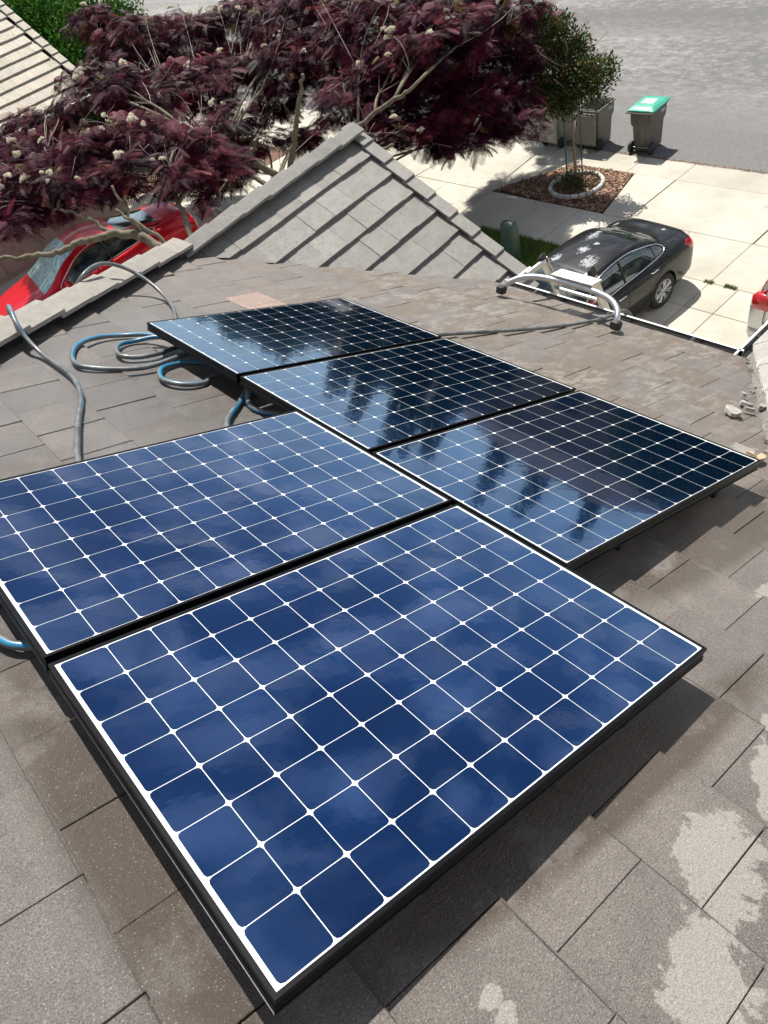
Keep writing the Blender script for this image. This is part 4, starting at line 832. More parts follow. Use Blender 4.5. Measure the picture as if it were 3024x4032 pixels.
BL1 = [(13.23, 11.57, -4.7, 0.7), (12.69, 10.79, -4.8, 0.4), (14.78, 12.15, -5.0, 0.5), (16.33, 13.18, -4.9, 0.5), (17.23, 14.11, -4.6, 0.6), (12.32, 11.88, -4.5, 1.0), (11.72, 13.0, -4.1, 1.05), (10.6, 13.54, -3.6, 0.85), (14.42, 13.01, -4.2, 1.2), (12.16, 12.57, -3.1, 1.2), (12.26, 14.65, -2.9, 1.2), (12.18, 17.0, -2.8, 1.2), (11.81, 19.45, -2.8, 1.1), (10.29, 19.78, -2.6, 1.1), (8.88, 19.7, -2.1, 0.9), (9.28, 22.37, -1.8, 0.6), (10.83, 16.24, -3.2, 0.9), (9.52, 17.13, -3.1, 0.9), (8.08, 17.26, -2.8, 0.9), (6.75, 16.55, -2.1, 0.7), (6.45, 17.55, -1.95, 0.3), (14.25, 12.27, -3.2, 0.8), (13.59, 13.39, -2.8, 1.0), (11.54, 11.34, -4.7, 0.5), (11.44, 15.58, -3.3, 0.7), (10.13, 12.29, -4.1, 0.4), (8.59, 15.89, -3.6, 0.6), (10.79, 16.86, -4.0, 0.55), (10.17, 15.11, -4.4, 0.35), (8.92, 16.15, -4.4, 0.45), (10.98, 11.69, -4.4, 0.5), (10.41, 15.97, -4.7, 0.35), (10.13, 17.12, -4.7, 0.35), (8.4, 16.02, -4.7, 0.4), (6.87, 14.3, -4.3, 0.22), (12.78, 16.42, -2.8, 0.8), (13.1, 20.14, -2.8, 0.8), (11.49, 12.91, -3.4, 0.8)]
BL2 = [(4.76, 17.19, -2.4, 0.75), (3.73, 14.52, -2.5, 0.75), (4.69, 14.32, -2.4, 0.68), (5.71, 14.24, -2.5, 0.68), (6.22, 13.27, -2.7, 0.6), (4.14, 13.62, -2.6, 0.6), (5.03, 13.17, -2.7, 0.5), (5.66, 12.52, -2.9, 0.45), (6.41, 12.38, -3.1, 0.42), (3.07, 14.03, -2.7, 0.42), (3.8, 14.01, -2.8, 0.3), (3.92, 16.38, -2.4, 0.6), (6.43, 12.75, -2.9, 0.45), (5.63, 17.24, -2.3, 0.4), (6.08, 12.45, -3.3, 0.22)]
NPB = 680
RIB = (11.95, 22.41, -2.30)
# ================================================================ WHEELIE BINS
M_binD = M('bin_dark_plastic', (.115, .105, .090), .55, var=(6, .15), bump=(200, .1, .001)); M_binL = M('bin_pale_plastic', (.42, .42, .375), .55, var=(5, .15)); M_green = M('lid_green', (.05, .36, .25), .45, var=(5, .12)); M_binM = M('bin_grey_plastic', (.19, .18, .155), .55, var=(6, .15)); M_lidin = M('lid_underside', (.25, .235, .195), .6, var=(5, .15))
M_stick = M('sticker', (.72, .74, .75), .5, var=(18, .22)); M_blk = M('bin_wheel', (.02, .022, .03), .6)
def ring(mb, secs, r=.05, n=5, cap=True, mi=0):
    """loft of rounded rectangles (x0,x1,halfwidth,z)"""
    b = len(mb.v); m = None
    for (x0, x1, hw, z, rr) in secs:
        pts = []
        for (cx, cy, a0) in ((x1-rr, hw-rr, 0), (x0+rr, hw-rr, 90), (x0+rr, -hw+rr, 180), (x1-rr, -hw+rr, 270)):
            for i in range(n): a = R(a0+90*i/(n-1)); pts.append((cx+rr*math.cos(a), cy+rr*math.sin(a), z))
        m = len(pts); mb.v += pts
    for i in range(len(secs)-1):
        for j in range(m): mb.f.append([b+i*m+j, b+i*m+(j+1) % m, b+(i+1)*m+(j+1) % m, b+(i+1)*m+j]); mb.m.append(mi); mb.t.append(.5)
    if cap:
        mb.f += [list(range(b, b+m))[::-1], list(range(b+(len(secs)-1)*m, b+len(secs)*m))]; mb.m += [mi, mi]; mb.t += [.5, .5]
def make_bin(loc, rz, body, lid, opened, label, stick=True):
    e = tag(empty('wheelie_bin', loc, rz), label, 'wheelie bin', 'wheelie bins at the kerb')
    mb = MB()
    ring(mb, [(-.23, .27, .22, .03, .04), (-.25, .29, .235, .05, .05), (-.265, .325, .262, .62, .05), (-.30, .335, .27, .64, .05), (-.305, .36, .295, .70, .05), (-.31, .385, .305, .965, .05), (-.35, .42, .33, .97, .05), (-.35, .42, .33, 1.0, .05),
              (-.33, .40, .31, 1.0, .05), (-.29, .36, .28, .95, .05), (-.22, .27, .21, .09, .05)], cap=True)
    o = mb.build('body', body, e); auto_smooth(o, 45)
    for sd in (-1, 1):
        w_ = MB(); w_.lathe([(0, -.03), (.10, -.035), (.13, -.03), (.138, -.01), (.138, .01), (.13, .03), (.10, .035), (.095, .015), (0, .012)], (-.275, sd*.275, .138), 'Y', 26)
        for i in range(6): a = i*math.pi/3; w_.tube([(-.275, sd*.30, .138), (-.275+math.cos(a)*.1, sd*.30, .138+math.sin(a)*.1)], .012, 5)
        o = w_.build('wheel', M_blk, e); auto_smooth(o, 40)
    ax = MB(); ax.tube([(-.275, -.27, .138), (-.275, .27, .138)], .012, 8); ax.build('axle', M_alu, e)
    h = MB(); h.tube([(-.33, -.34, .98), (-.40, -.34, .985), (-.41, -.30, .985), (-.41, .30, .985), (-.40, .34, .985), (-.33, .34, .98)], .016, 8); h.build('handle', body, e)
    for sd in (-1, 1):
        rb = MB(); rb.box((-.315, sd*.17, .82), (.05, .035, .26), bev=.012); rb.box((-.262, sd*.09, .30), (.03, .03, .46), bev=.01); rb.build('rib', body, e)
    if not opened:
        l = MB(); ring(l, [(-.36, .45, .345, .995, .06), (-.36, .46, .35, 1.02, .06), (-.30, .40, .30, 1.06, .06), (-.20, .30, .22, 1.085, .06)]); l.box((-.37, 0, 1.03), (.03, .5, .02), bev=.006)
        o = l.build('lid', lid, e); auto_smooth(o, 40)
        s = MB(); s.box((.06, 0, 1.0865), (.26, .30, .004)); s.build('lid_sticker', M_stick, e)
        s = MB(); r_ = random.Random(8)
        for i in range(5): s.box((.15-.045*i, r_.uniform(-.02, .02), 1.0895), (.018, r_.uniform(.12, .22), .0015))
        s.build('sticker_print', M_txt, e)
    else:
        l = MB(); lx = Matrix.Rotation(R(5), 3, 'Y'); l.box((-.47, 0, .58), (.045, .60, .76), lx, bev=.03); l.box((-.497, 0, .58), (.02, .50, .66), lx, bev=.012); o = l.build('lid', lid, e); auto_smooth(o, 40)
    if stick:
        for sd in (-1, 1):
            s = MB(); s.box((.18, sd*.303, .86), (.20, .004, .085)); st_ = s.build('side_sticker', M_txt, e)
            text_part('WM', .085, M_stick, e, Matrix.Translation((.18, sd*.3065, .86)) @ (Matrix.Rotation(R(90), 4, 'X') if sd < 0 else Matrix.Rotation(R(180), 4, 'Z') @ Matrix.Rotation(R(90), 4, 'X')), ext=.0012)
    return e
make_bin((16.66, 10.27, GZ-.012), R(4), M_binD, M_green, False, 'dark grey wheelie bin with a closed green lid, standing alone on the asphalt')
make_bin((16.52, 11.66, GZ-.012), R(2), M_binM, M_lidin, True, 'dark grey open wheelie bin behind the staked street tree, its lid hanging down')
make_bin((16.40, 12.72, GZ-.012), R(-3), M_binL, M_binL, True, 'pale grey open wheelie bin at the edge of the purple foliage')
# ================================================================ TREES
def leafmat(name, stops, rough=.55, trans=.12):
    m, g = newmat(name); at = g.n('Attribute'); at.attribute_name = 'tint'; r = g.n('ValToRGB'); g.put(r, 0, at.outputs['Fac']); e = r.color_ramp.elements
    e[0].position = stops[0][0]; e[0].color = (*stops[0][1], 1); e[1].position = stops[-1][0]; e[1].color = (*stops[-1][1], 1)
    for p, c in stops[1:-1]: q = e.new(p); q.color = (*c, 1)
    g.set('Base Color', r.outputs[0]); g.set('Roughness', rough); g.set('Specular IOR Level', .15)
    tr = g.n('BsdfTranslucent'); g.t.links.new(r.outputs[0], tr.inputs['Color']); ms = g.n('MixShader'); ms.inputs[0].default_value = trans; o = g.t.nodes['Material Output']
    g.t.links.new(g.b.outputs[0], ms.inputs[1]); g.t.links.new(tr.outputs[0], ms.inputs[2]); g.t.links.new(ms.outputs[0], o.inputs['Surface']); return m
M_purple = leafmat('purple_leaf', [(0, (.007, .0015, .005)), (.35, (.044, .004, .017)), (.7, (.135, .014, .034)), (.93, (.24, .040, .040)), (.985, (.14, .12, .03)), (1, (.22, .22, .05))], trans=.10)
M_leafg = leafmat('green_leaf', [(0, (.012, .035, .006)), (.5, (.035, .085, .012)), (.85, (.075, .13, .022)), (1, (.17, .15, .05))], trans=.25)
M_leafb = leafmat('hedge_leaf', [(0, (.014, .05, .008)), (.5, (.04, .13, .015)), (1, (.11, .24, .03))], trans=.3)
M_barkg = M('grey_bark', (.17, .145, .10), .9, var=(9, .4), bump=(35, .6, .01)); M_twig = M('pale_twig', (.34, .27, .23), .8, var=(9, .3)); M_bark2 = M('tan_bark', (.28, .19, .12), .9, var=(12, .3), bump=(40, .5, .01))
def mesh_np(name, V, F4, tint, mats, parent=None, smooth=False):
    me = bpy.data.meshes.new(name); nv, nf = len(V), len(F4); me.vertices.add(nv); me.vertices.foreach_set('co', V.astype(np.float32).ravel()); me.loops.add(nf*4); me.loops.foreach_set('vertex_index', F4.astype(np.int32).ravel())
    me.polygons.add(nf); me.polygons.foreach_set('loop_start', np.arange(0, nf*4, 4, dtype=np.int32)); me.polygons.foreach_set('loop_total', np.full(nf, 4, np.int32)); me.update(calc_edges=True)
    a = me.attributes.new('tint', 'FLOAT', 'FACE'); a.data.foreach_set('value', tint.astype(np.float32)); me.validate()
    return link_mesh(name, me, mats, parent, smooth)
def frond_template(pairs=10, L=1.0, wpin=.46):
    """one fern-like leaf: a midrib with pairs of narrow drooping side leaves"""
    V = []; F = []; W_ = .0085
    def q(a, b, c, d): i = len(V); V.extend([a, b, c, d]); F.append((i, i+1, i+2, i+3))
    z = lambda t: -.30*t*t
    for i in range(3):
        t0, t1 = i/3, (i+1)/3; q((t0*L, -W_, z(t0)), (t1*L, -W_*.6, z(t1)), (t1*L, W_*.6, z(t1)), (t0*L, W_, z(t0)))
    for i in range(pairs):
        t = .18+.80*i/(pairs-1); ln = wpin*math.sin(math.pi*(.22+.62*(1-t)))*1.05; hw = .034
        for s in (-1, 1):
            x, zz = t*L, z(t); m = (x+ln*.34, s*ln*.55, zz-.02); e = (x+ln*.52, s*ln*.98, zz-ln*.30)
            q((x-hw*.3, s*.004, zz), (x+hw*.5, s*.004, zz), (m[0]+hw*.7, m[1], m[2]), (m[0]-hw*.8, m[1]+s*hw*.3, m[2]))
            q((m[0]-hw*.8, m[1]+s*hw*.3, m[2]), (m[0]+hw*.7, m[1], m[2]), (e[0]+hw*.2, e[1], e[2]), (e[0]-hw*.4, e[1]+s*hw*.3, e[2]))
    return np.array(V), np.array(F)
FT = frond_template()
def frames(dirs, r, roll=.5):
    d = dirs/np.linalg.norm(dirs, axis=1, keepdims=True); up = np.tile([0, 0, 1.], (len(d), 1))+r.normal(0, roll*.5, (len(d), 3)); y = np.cross(up, d); y /= np.linalg.norm(y, axis=1, keepdims=True)+1e-9; z = np.cross(d, y); return np.stack([d, y, z], 2)
def place(template, pos, fr, sc, tint, jit, r):
    TV, TF = template; n = len(pos); V = np.einsum('nij,kj->nki', fr, TV)*sc[:, None, None]+pos[:, None, :]; F = TF[None]+(np.arange(n)*len(TV))[:, None, None]
    tt = np.clip(tint[:, None]+r.normal(0, jit, (n, len(TF))), 0, 1); return V.reshape(-1, 3), F.reshape(-1, 4), tt.ravel()
def bez(a, b, c, n=8): return [(a*(1-t)**2+b*2*t*(1-t)+c*t*t) for t in np.linspace(0, 1, n)]
def mimosa(base, label, limbs, blobs, seed, npb=300, blossoms=40, trunk_r=.13):
    r = np.random.default_rng(seed); root = tag(empty('mimosa_tree', base), label, 'tree', 'purple leaved flowering trees'); B0 = np.array(base); br = MB(); tips = []
    for path, r0, r1 in limbs:
        pts = catmull([Vector(p)-Vector(base) for p in path], 7); k = len(pts); pts = [p+Vector(r.normal(0, .018, 3)) for p in pts]; br.tube(pts, [r0+(r1-r0)*i/(k-1) for i in range(k)], 9); tips.append(np.array(pts))
    alltips = np.concatenate(tips)
    br.build('trunk', M_barkg, root, smooth=True)
    tw = MB(); Vs = []; Fs = []; Ts = []; off = 0; bl = []
    for (cx, cy, cz, R_) in blobs:
        c = np.array([cx, cy, cz])-B0; n = int(npb*R_**2)
        # limbs into the blob
        d = np.linalg.norm(alltips-c, axis=1)+np.maximum(0, alltips[:, 2]-c[2])*1.5; a = alltips[np.argmin(d)]
        mid = (a+c)/2+np.array([0, 0, .25])+r.normal(0, .15, 3); bp_ = bez(a, mid, c+np.array([0, 0, -.1])); tw.tube(bp_, [.034-.003*i for i in range(8)], 6)
        for i in range(int(9*R_)):
            dr = r.normal(0, 1, 3); dr[2] = abs(dr[2])*.5+.05; dr /= np.linalg.norm(dr); e = c+dr*R_*r.uniform(.75, 1.02); s0 = bp_[r.integers(3, 8)]; m2 = (s0+e)/2+r.normal(0, .22, 3); tw.tube(bez(s0, m2, e, 5), [.011, .009, .007, .005, .003], 5, mi=1 if r.random() < .75 else 0)
            if r.random() < .5:
                for q in range(3): tw.tube(bez(m2, m2+dr*.2+r.normal(0, .1, 3), m2+dr*.45+r.normal(0, .16, 3), 4), [.005, .004, .0035, .003], 4, mi=1)
        # fronds gather in sprays, several leaves leaving one twig end
        ns = max(4, n//7); sd = r.normal(0, 1, (ns, 3)); sd /= np.linalg.norm(sd, axis=1, keepdims=True); sd[:, 2] = sd[:, 2]*.85; rad = R_*r.uniform(.35, 1.0, ns)**.5*r.uniform(.85, 1.12, ns); sp = c+sd*rad[:, None]*np.array([1, 1, .62])
        idx = np.repeat(np.arange(ns), 7); pos = sp[idx]+r.normal(0, .035, (len(idx), 3)); ang = r.uniform(0, 2*np.pi, len(idx)); out = np.stack([np.cos(ang), np.sin(ang), r.uniform(-.45, .35, len(idx))], 1)+sd[idx]*np.array([.7, .7, .2])
        sc = r.uniform(.22, .40, len(idx)); ti = np.clip(r.normal(.38, .17, ns)[idx]+r.normal(0, .09, len(idx)), .02, .93); ti[r.random(len(idx)) < .012] = 1.0
        V, F, T = place(FT, pos, frames(out, r, .9), sc, ti, .05, r); Vs.append(V); Fs.append(F+off); Ts.append(T); off += len(V)
        for i in range(ns):
            if sd[i, 2] > .15: bl.append(sp[i]+sd[i]*np.array([.1, .1, 0])+np.array([0, 0, .13]))
    mesh_np('crown', np.concatenate(Vs), np.concatenate(Fs), np.concatenate(Ts), M_purple, root)
    tw.build('branches', [M_barkg, M_twig], root, smooth=True)
    for i in r.permutation(len(bl))[:blossoms]:
        o = bpy.data.objects.new('blossom', BLOS[i % 3]); COL.objects.link(o); o.parent = root; o.location = bl[i]+r.normal(0, .03, 3); o.scale = (r.uniform(1.15, 1.9),)*3; o.rotation_euler = (r.uniform(-.6, .6), r.uniform(-.6, .6), r.uniform(0, 6))
    return root
m_, g = newmat('blossom'); at = g.n('Attribute'); at.attribute_name = 'tint'; g.set('Base Color', g.mixc(at.outputs['Fac'], (.88, .78, .58), (.95, .93, .86))); g.set('Roughness', .8); M_blos = m_
def blossom(seed):
    r = np.random.default_rng(seed); mb = MB()
    for h in range(5):
        c = r.normal(0, .032, 3); c[2] = abs(c[2])*.6
        for i in range(60):
            d = r.normal(0, 1, 3); d[2] = abs(d[2]); d /= np.linalg.norm(d); s = np.cross(d, r.normal(0, 1, 3)); s /= np.linalg.norm(s); e = c+d*r.uniform(.022, .036); mb.add([c-s*.001, c+s*.001, e+s*.0042, e-s*.0042], [(0, 1, 2, 3)], 0, r.random())
    me = mb.mesh('blossom'); me.materials.append(M_blos); return me
BLOS = [blossom(i) for i in range(3)]
CAM = np.array([.232, -.540, 1.402])
def spots(l):      # blob list given as (x, y, z, radius)
    return l
mimosa((8.75, 14.0, GZ), 'tall purple leaved mimosa tree with cream blossoms and a forked trunk behind the gable', [
    ([(8.75, 14.0, GZ), (8.72, 13.95, -6.0), (8.66, 13.85, -5.1), (8.50, 13.75, -4.55)], .15, .11),
    ([(8.52, 13.75, -4.6), (8.0, 14.1, -3.9), (7.4, 14.3, -3.2), (6.9, 14.4, -2.7)], .085, .035), ([(8.52, 13.75, -4.6), (8.65, 13.4, -3.9), (8.8, 13.0, -3.2), (8.9, 12.6, -2.5)], .08, .03),
    ([(8.66, 13.85, -5.0), (9.3, 13.0, -4.3), (10.0, 12.3, -3.7), (10.4, 11.4, -3.3)], .085, .035), ([(8.9, 13.5, -4.7), (9.0, 12.6, -4.2), (9.0, 11.6, -3.9), (9.1, 10.6, -3.7)], .06, .025),
    ([(8.0, 14.1, -3.9), (7.8, 13.3, -3.4), (7.6, 12.6, -3.1)], .05, .02), ([(8.65, 13.85, -5.3), (8.3, 14.4, -4.6), (7.9, 15.2, -3.8)], .06, .03)],
    spots(BL1), 21, NPB, 98)
mimosa((4.90, 10.98, GZ), 'purple leaved mimosa tree whose long bare limb stretches over the red car', [
    ([(4.90, 10.98, GZ), (4.90, 11.07, -4.69), (4.77, 11.15, -3.95), (4.55, 11.33, -3.69)], .14, .10),
    ([(4.60, 11.33, -3.69), (4.34, 11.85, -3.30), (4.03, 12.20, -3.14), (3.68, 12.37, -3.08), (3.25, 12.63, -3.11), (2.81, 12.89, -3.04), (2.29, 13.07, -2.86)], .085, .035), ([(4.38, 11.85, -3.32), (4.34, 12.02, -2.95), (4.38, 12.20, -2.51)], .04, .02),
    ([(4.77, 11.15, -3.99), (5.16, 11.76, -3.47), (5.51, 12.63, -2.95)], .07, .03), ([(4.64, 11.24, -3.82), (4.47, 11.41, -3.30), (4.21, 12.02, -2.78)], .05, .02), ([(4.03, 12.20, -3.14), (3.86, 12.89, -2.86), (3.68, 13.68, -2.78)], .04, .02)],
    spots(BL2), 22, NPB, 30)
def leafclump(root, blobs, mat, seed, n_per, size=.05, name='crown', shell=.55, tintb=.45, flat=1.0, updir=.3):
    r = np.random.default_rng(seed); Vs, Fs, Ts = [], [], []; off = 0; T = (np.array([(0, 0, 0), (.5, -.28, .03), (1, 0, -.05), (.5, .28, .03)]), np.array([(0, 1, 2, 3)])); B0 = np.array(root.location)
    for (x, y, z, R_) in blobs:
        n = int(n_per*R_**2); d = r.normal(0, 1, (n, 3)); d /= np.linalg.norm(d, axis=1, keepdims=True); ph = r.uniform(0, 6, 3); lump = 1+.16*np.sin(d[:, 0]*5+ph[0])*np.sin(d[:, 1]*5+ph[1])+.10*np.sin(d[:, 2]*8+ph[2])
        rad = R_*r.uniform(shell, 1.0, n)*lump; pos = np.array([x, y, z])-B0+d*rad[:, None]*np.array([1, 1, flat]); out = d+r.normal(0, .7, (n, 3))+np.array([0, 0, updir]); lf = np.clip(tintb+r.normal(0, .2, n)+.18*np.sin(pos[:, 0]*7/R_+ph[1])*np.sin(pos[:, 1]*6/R_+ph[2]), 0, 1)
        V, F, T_ = place(T, pos, frames(out, r, 1.6), size*r.uniform(.6, 1.3, n), lf, .0, r); Vs.append(V); Fs.append(F+off); Ts.append(T_); off += len(V)
    return mesh_np(name, np.concatenate(Vs), np.concatenate(Fs), np.concatenate(Ts), mat, root)
# street tree with stakes, in its ring planter
TR = (14.50, 10.78, GZ)
t = tag(empty('street_tree', TR), 'small staked street tree with reddish green crown in the kerbside planter', 'tree')
mb = MB(); mb.tube([(0, 0, 0), (.0, .02, .8), (.01, .03, 1.5), (.0, .05, 2.3), (.0, .06, 2.9)], [.035, .03, .027, .024, .015], 9)
r_ = random.Random(5)
for i in range(14):
    a = i*2.4; z0 = 1.75+.09*i; rr = r_.uniform(.45, .85); mb.tube([(.0, .04, z0), (math.cos(a)*rr*.5, math.sin(a)*rr*.5, z0+.25), (math.cos(a)*rr, math.sin(a)*rr, z0+.55)], [.014, .01, .005], 6)
mb.build('trunk', M_bark2, t, smooth=True)
bl = [(TR[0], TR[1], -4.75, .62), (TR[0]-.1, TR[1]+.4, -4.85, .5), (TR[0]+.1, TR[1]-.45, -4.7, .55), (TR[0]-.15, TR[1]-.62, -4.35, .35), (TR[0]+.2, TR[1]+.2, -4.2, .5), (TR[0]+.1, TR[1]+.45, -3.9, .38), (TR[0], TR[1]+.55, -3.5, .26), (TR[0]+.15, TR[1]-.1, -4.0, .35), (TR[0]+.35, TR[1]-.75, -4.5, .26), (TR[0]-.3, TR[1]+.1, -5.0, .4), (TR[0]+.1, TR[1]+.15, -3.55, .2)]
leafclump(t, bl, leafmat('street_tree_leaf', [(0, (.012, .030, .009)), (.45, (.045, .085, .020)), (.7, (.10, .11, .03)), (.9, (.20, .07, .035)), (1, (.2, .12, .05))], trans=.25), 31, 5600, .075, shell=.2, tintb=.54)
M_stake = M('green_stake', (.02, .075, .055), .5)
for (x, y, l) in ((14.50, 11.05, 'dark green tree stake left of the street tree trunk'), (14.28, 10.42, 'dark green tree stake right of the street tree trunk')):
    mb = MB(); mb.tube([(0, 0, -.2), (0, 0, 1.0), (0, 0, 2.05)], .016, 8); mb.box((0, (.0-.1 if y > 10.8 else .12), 1.9), (.012, .26, .02)); s = mb.build('tree_stake', M_stake); s.location = (x, y, GZ); tag(s, l, 'stake', 'stakes of the street tree')
rg = tag(empty('ring_planter', (14.42, 10.72, GZ)), 'oval edging of pale scalloped blocks around the street tree', 'planter edging')
mb = MB()
for i in range(22):
    a = 2*math.pi*i/22; mb.box((math.cos(a)*.62, math.sin(a)*.62, .05), (.085, .17, .10), Matrix.Rotation(a, 3, 'Z'), bev=.018, tint=r_.random())
o = mb.build('edging_blocks', M('pale_block', (.52, .51, .47), .85, var=(8, .2), tint=.15), rg); auto_smooth(o, 40)
pl = tag(empty('ground_cover', (14.42, 10.72, GZ)), 'low green and reddish shrubs growing inside the oval edging', 'shrub')
leafclump(pl, [(14.3, 10.95, -6.85, .24), (14.62, 10.95, -6.87, .22), (14.3, 10.72, -6.9, .2), (14.62, 10.5, -6.86, .24), (14.4, 10.42, -6.9, .2), (14.15, 10.6, -6.9, .18)], leafmat('shrub_leaf', [(0, (.05, .012, .015)), (.35, (.10, .02, .025)), (.5, (.03, .08, .02)), (1, (.16, .24, .06))], trans=.2), 33, 5200, .05, name='leaves', flat=.75)
# utility pedestal
M_pg = M('pedestal_green', (.055, .10, .075), .5, var=(5, .12))
pd = tag(empty('utility_pedestal', (11.15, 9.97, GZ), R(10)), 'green utility pedestal box on the lawn beside the gable roof edge', 'utility box')
mb = MB(); ring(mb, [(-.15, .15, .17, .0, .05), (-.145, .145, .165, .72, .05), (-.11, .11, .15, .86, .05), (-.05, .05, .12, .90, .04)]); o = mb.build('cover', M_pg, pd); auto_smooth(o, 50)
mb = MB(); ring(mb, [(-.17, .17, .19, .0, .04), (-.17, .17, .19, .06, .04)]); o = mb.build('base', M_pg, pd); auto_smooth(o, 50)
# ================================================================ NEIGHBOUR
nb = tag(empty('neighbour_house', (5, 26, GZ)), 'neighbouring house with sand coloured tile roof at the top left corner', 'house')
NE0, NE1 = Vector((.9, 20.19, -2.74)), Vector((7.72, 20.19, -2.74)); ne = (NE1-NE0); nl = ne.length; ne.normalize(); nup = Vector((-ne.y, ne.x, 0)); nup = (nup*.894+Vector((0, 0, .447))).normalized(); nnn = ne.cross(nup).normalized()
if nnn.z < 0: nnn = -nnn
dn = -nup; yx = nnn.cross(dn)
NM = Matrix(((dn.x, yx.x, nnn.x, NE1.x), (dn.y, yx.y, nnn.y, NE1.y), (dn.z, yx.z, nnn.z, NE1.z), (0, 0, 0, 1))); s2 = 1 if yx.dot(ne) < 0 else -1
def npart(name, mb, mat, M4=None, fix=True):
    o = link_mesh(name, mb.mesh(name, fix), mat); o.parent = nb; o.matrix_parent_inverse = Matrix.Translation(nb.location).inverted(); o.matrix_basis = M4 if M4 is not None else Matrix.Identity(4); return o
mb = tile_field((-14, 0), (0, 21), (.0, .0), ex=.40, tw=.34, tt=.045, seed=15, c0=0.0, jit=.002)
for i, q in enumerate(mb.v): mb.v[i] = (q[0], q[1]*s2, q[2])
npart('roof_tiles', mb, M_sand, NM)
mb = MB(); mb.add([(-5.6, 0, -.09), (0, 0, -.09), (0, 7.3*s2, -.09), (-5.6, 7.3*s2, -.09)], [(0, 1, 2, 3)]); npart('underlay', mb, M_deck, NM)
mb = MB()
for i in range(14):
    a0 = -5.6+.40*i-.03; a1 = a0+.44; vs = []
    for a, k in ((a0, .02), (a1, .055)):
        for (y, z) in ((.10, k), (-.10, k), (-.10, k-.14), (-.08, k-.14), (-.08, k-.03), (.10, k-.03)): vs.append((a, y*s2, z))
    mb.add(vs, [(0, 1, 7, 6), (1, 2, 8, 7), (2, 3, 9, 8), (3, 4, 10, 9), (4, 5, 11, 10), (5, 0, 6, 11), (0, 5, 4, 1), (1, 4, 3, 2), (6, 7, 10, 11), (7, 8, 9, 10)], 0, random.random())
npart('rake_tiles', mb, M_sand, NM)
mb = MB(); mb.box((.06, 3.6*s2, -.10), (.12, 7.3, .10)); npart('gutter', mb, M('gutter_lilac_white', (.62, .62, .68), .4), NM)
M_nwall = M('neighbour_wall', (.36, .28, .23), .9, var=(3, .1)); M_ndoor = M('garage_door', (.30, .235, .20), .6, var=(3, .1))
wv = lambda s, o_: NE0+ne*s+Vector((-ne.y, ne.x, 0))*o_
a, b, c_, d_ = wv(-3, .5), wv(nl-.4, .5), wv(nl-.4, 8), wv(-3, 8)
mb = MB(); mb.prism([(a.x, a.y), (b.x, b.y), (c_.x, c_.y), (d_.x, d_.y)], GZ, -2.98); npart('wall', mb, M_nwall)
mb = MB(); q0, q1 = wv(.2, .46), wv(5.0, .46); dd = (q1-q0); 
rotd = Matrix.Rotation(math.atan2(dd.y, dd.x), 3, 'Z')
mb.box(((q0.x+q1.x)/2, (q0.y+q1.y)/2, NZ+1.15), (dd.length, .05, 2.3), rotd)
for r1 in range(4):
    for c1 in range(8):
        p = q0+dd*((c1+.5)/8); mb.box((p.x, p.y, GZ+.32+r1*.56)+Vector((0, 0, 0)) if False else Vector((p.x, p.y, NZ+.32+r1*.56))+rotd @ Vector((0, -.035, 0)), (dd.length/8-.09, .03, .42), rotd, bev=.012)
npart('garage_door', mb, M_ndoor)
# green trees beyond the neighbour's roof
def bushtree(loc, label, blobs, seed, n_per=1500, size=.16, mat=None, group=None, tb=.45):
    t = tag(empty('green_tree', loc), label, 'tree', group); mb = MB(); top_ = max(b[2] for b in blobs)-loc[2]
    mb.tube([(0, 0, 0), (.05, .05, top_*.5), (0, 0, top_*.85)], [.18, .13, .05], 9)
    for b in blobs:
        e = Vector(b[:3])-Vector(loc); mb.tube([(0, 0, min(top_*.5, max(.5, e.z*.6))), e*.6+Vector((0, 0, e.z*.15)), e], [.07, .05, .02], 6)
    mb.build('trunk', M_barkg, t, smooth=True); leafclump(t, blobs, mat or M_leafb, seed, n_per, size, tintb=tb); return t
bushtree((12.5, 36.0, GZ), 'bright green tree beyond the neighbouring roof at the top left', [(12.2, 35.5, -3.6, 1.9), (11.0, 36.5, -3.0, 1.9), (13.3, 36.5, -3.4, 1.9), (12.2, 33.8, -4.6, 1.5), (14.2, 35.4, -4.8, 1.6), (11.6, 34.3, -5.6, 1.6), (13.5, 34.0, -6.0, 1.5), (9.6, 37.5, -2.6, 1.8)], 41, 1900, .17, None, None, .5)
bushtree((17.0, 41.0, GZ), 'dark green tree behind the purple foliage, right of the bright green one', [(17.0, 41.0, -4.8, 1.8), (15.6, 41.3, -4.4, 1.7), (18.2, 41.6, -5.4, 1.5)], 42, 1400, .17, M_leafb, None, .3)
# twisted foil ribbon hanging in the purple tree
mb = MB()
for i in range(40):
    a = i*.55; z = -i*.028; x = .012*math.sin(i*.3); mb.v += [(x+math.cos(a)*.03, math.sin(a)*.03, z), (x-math.cos(a)*.03, -math.sin(a)*.03, z)]
for i in range(39): mb.f.append([2*i, 2*i+1, 2*i+3, 2*i+2]); mb.m.append(0); mb.t.append(.5)
o = mb.build('foil_ribbon', M('blue_foil', (.35, .50, .75), .15, metal=.9), fix=False); o.location = RIB; tag(o, 'twisted blue silver bird scaring ribbon hanging in the purple tree, top left', 'ribbon')
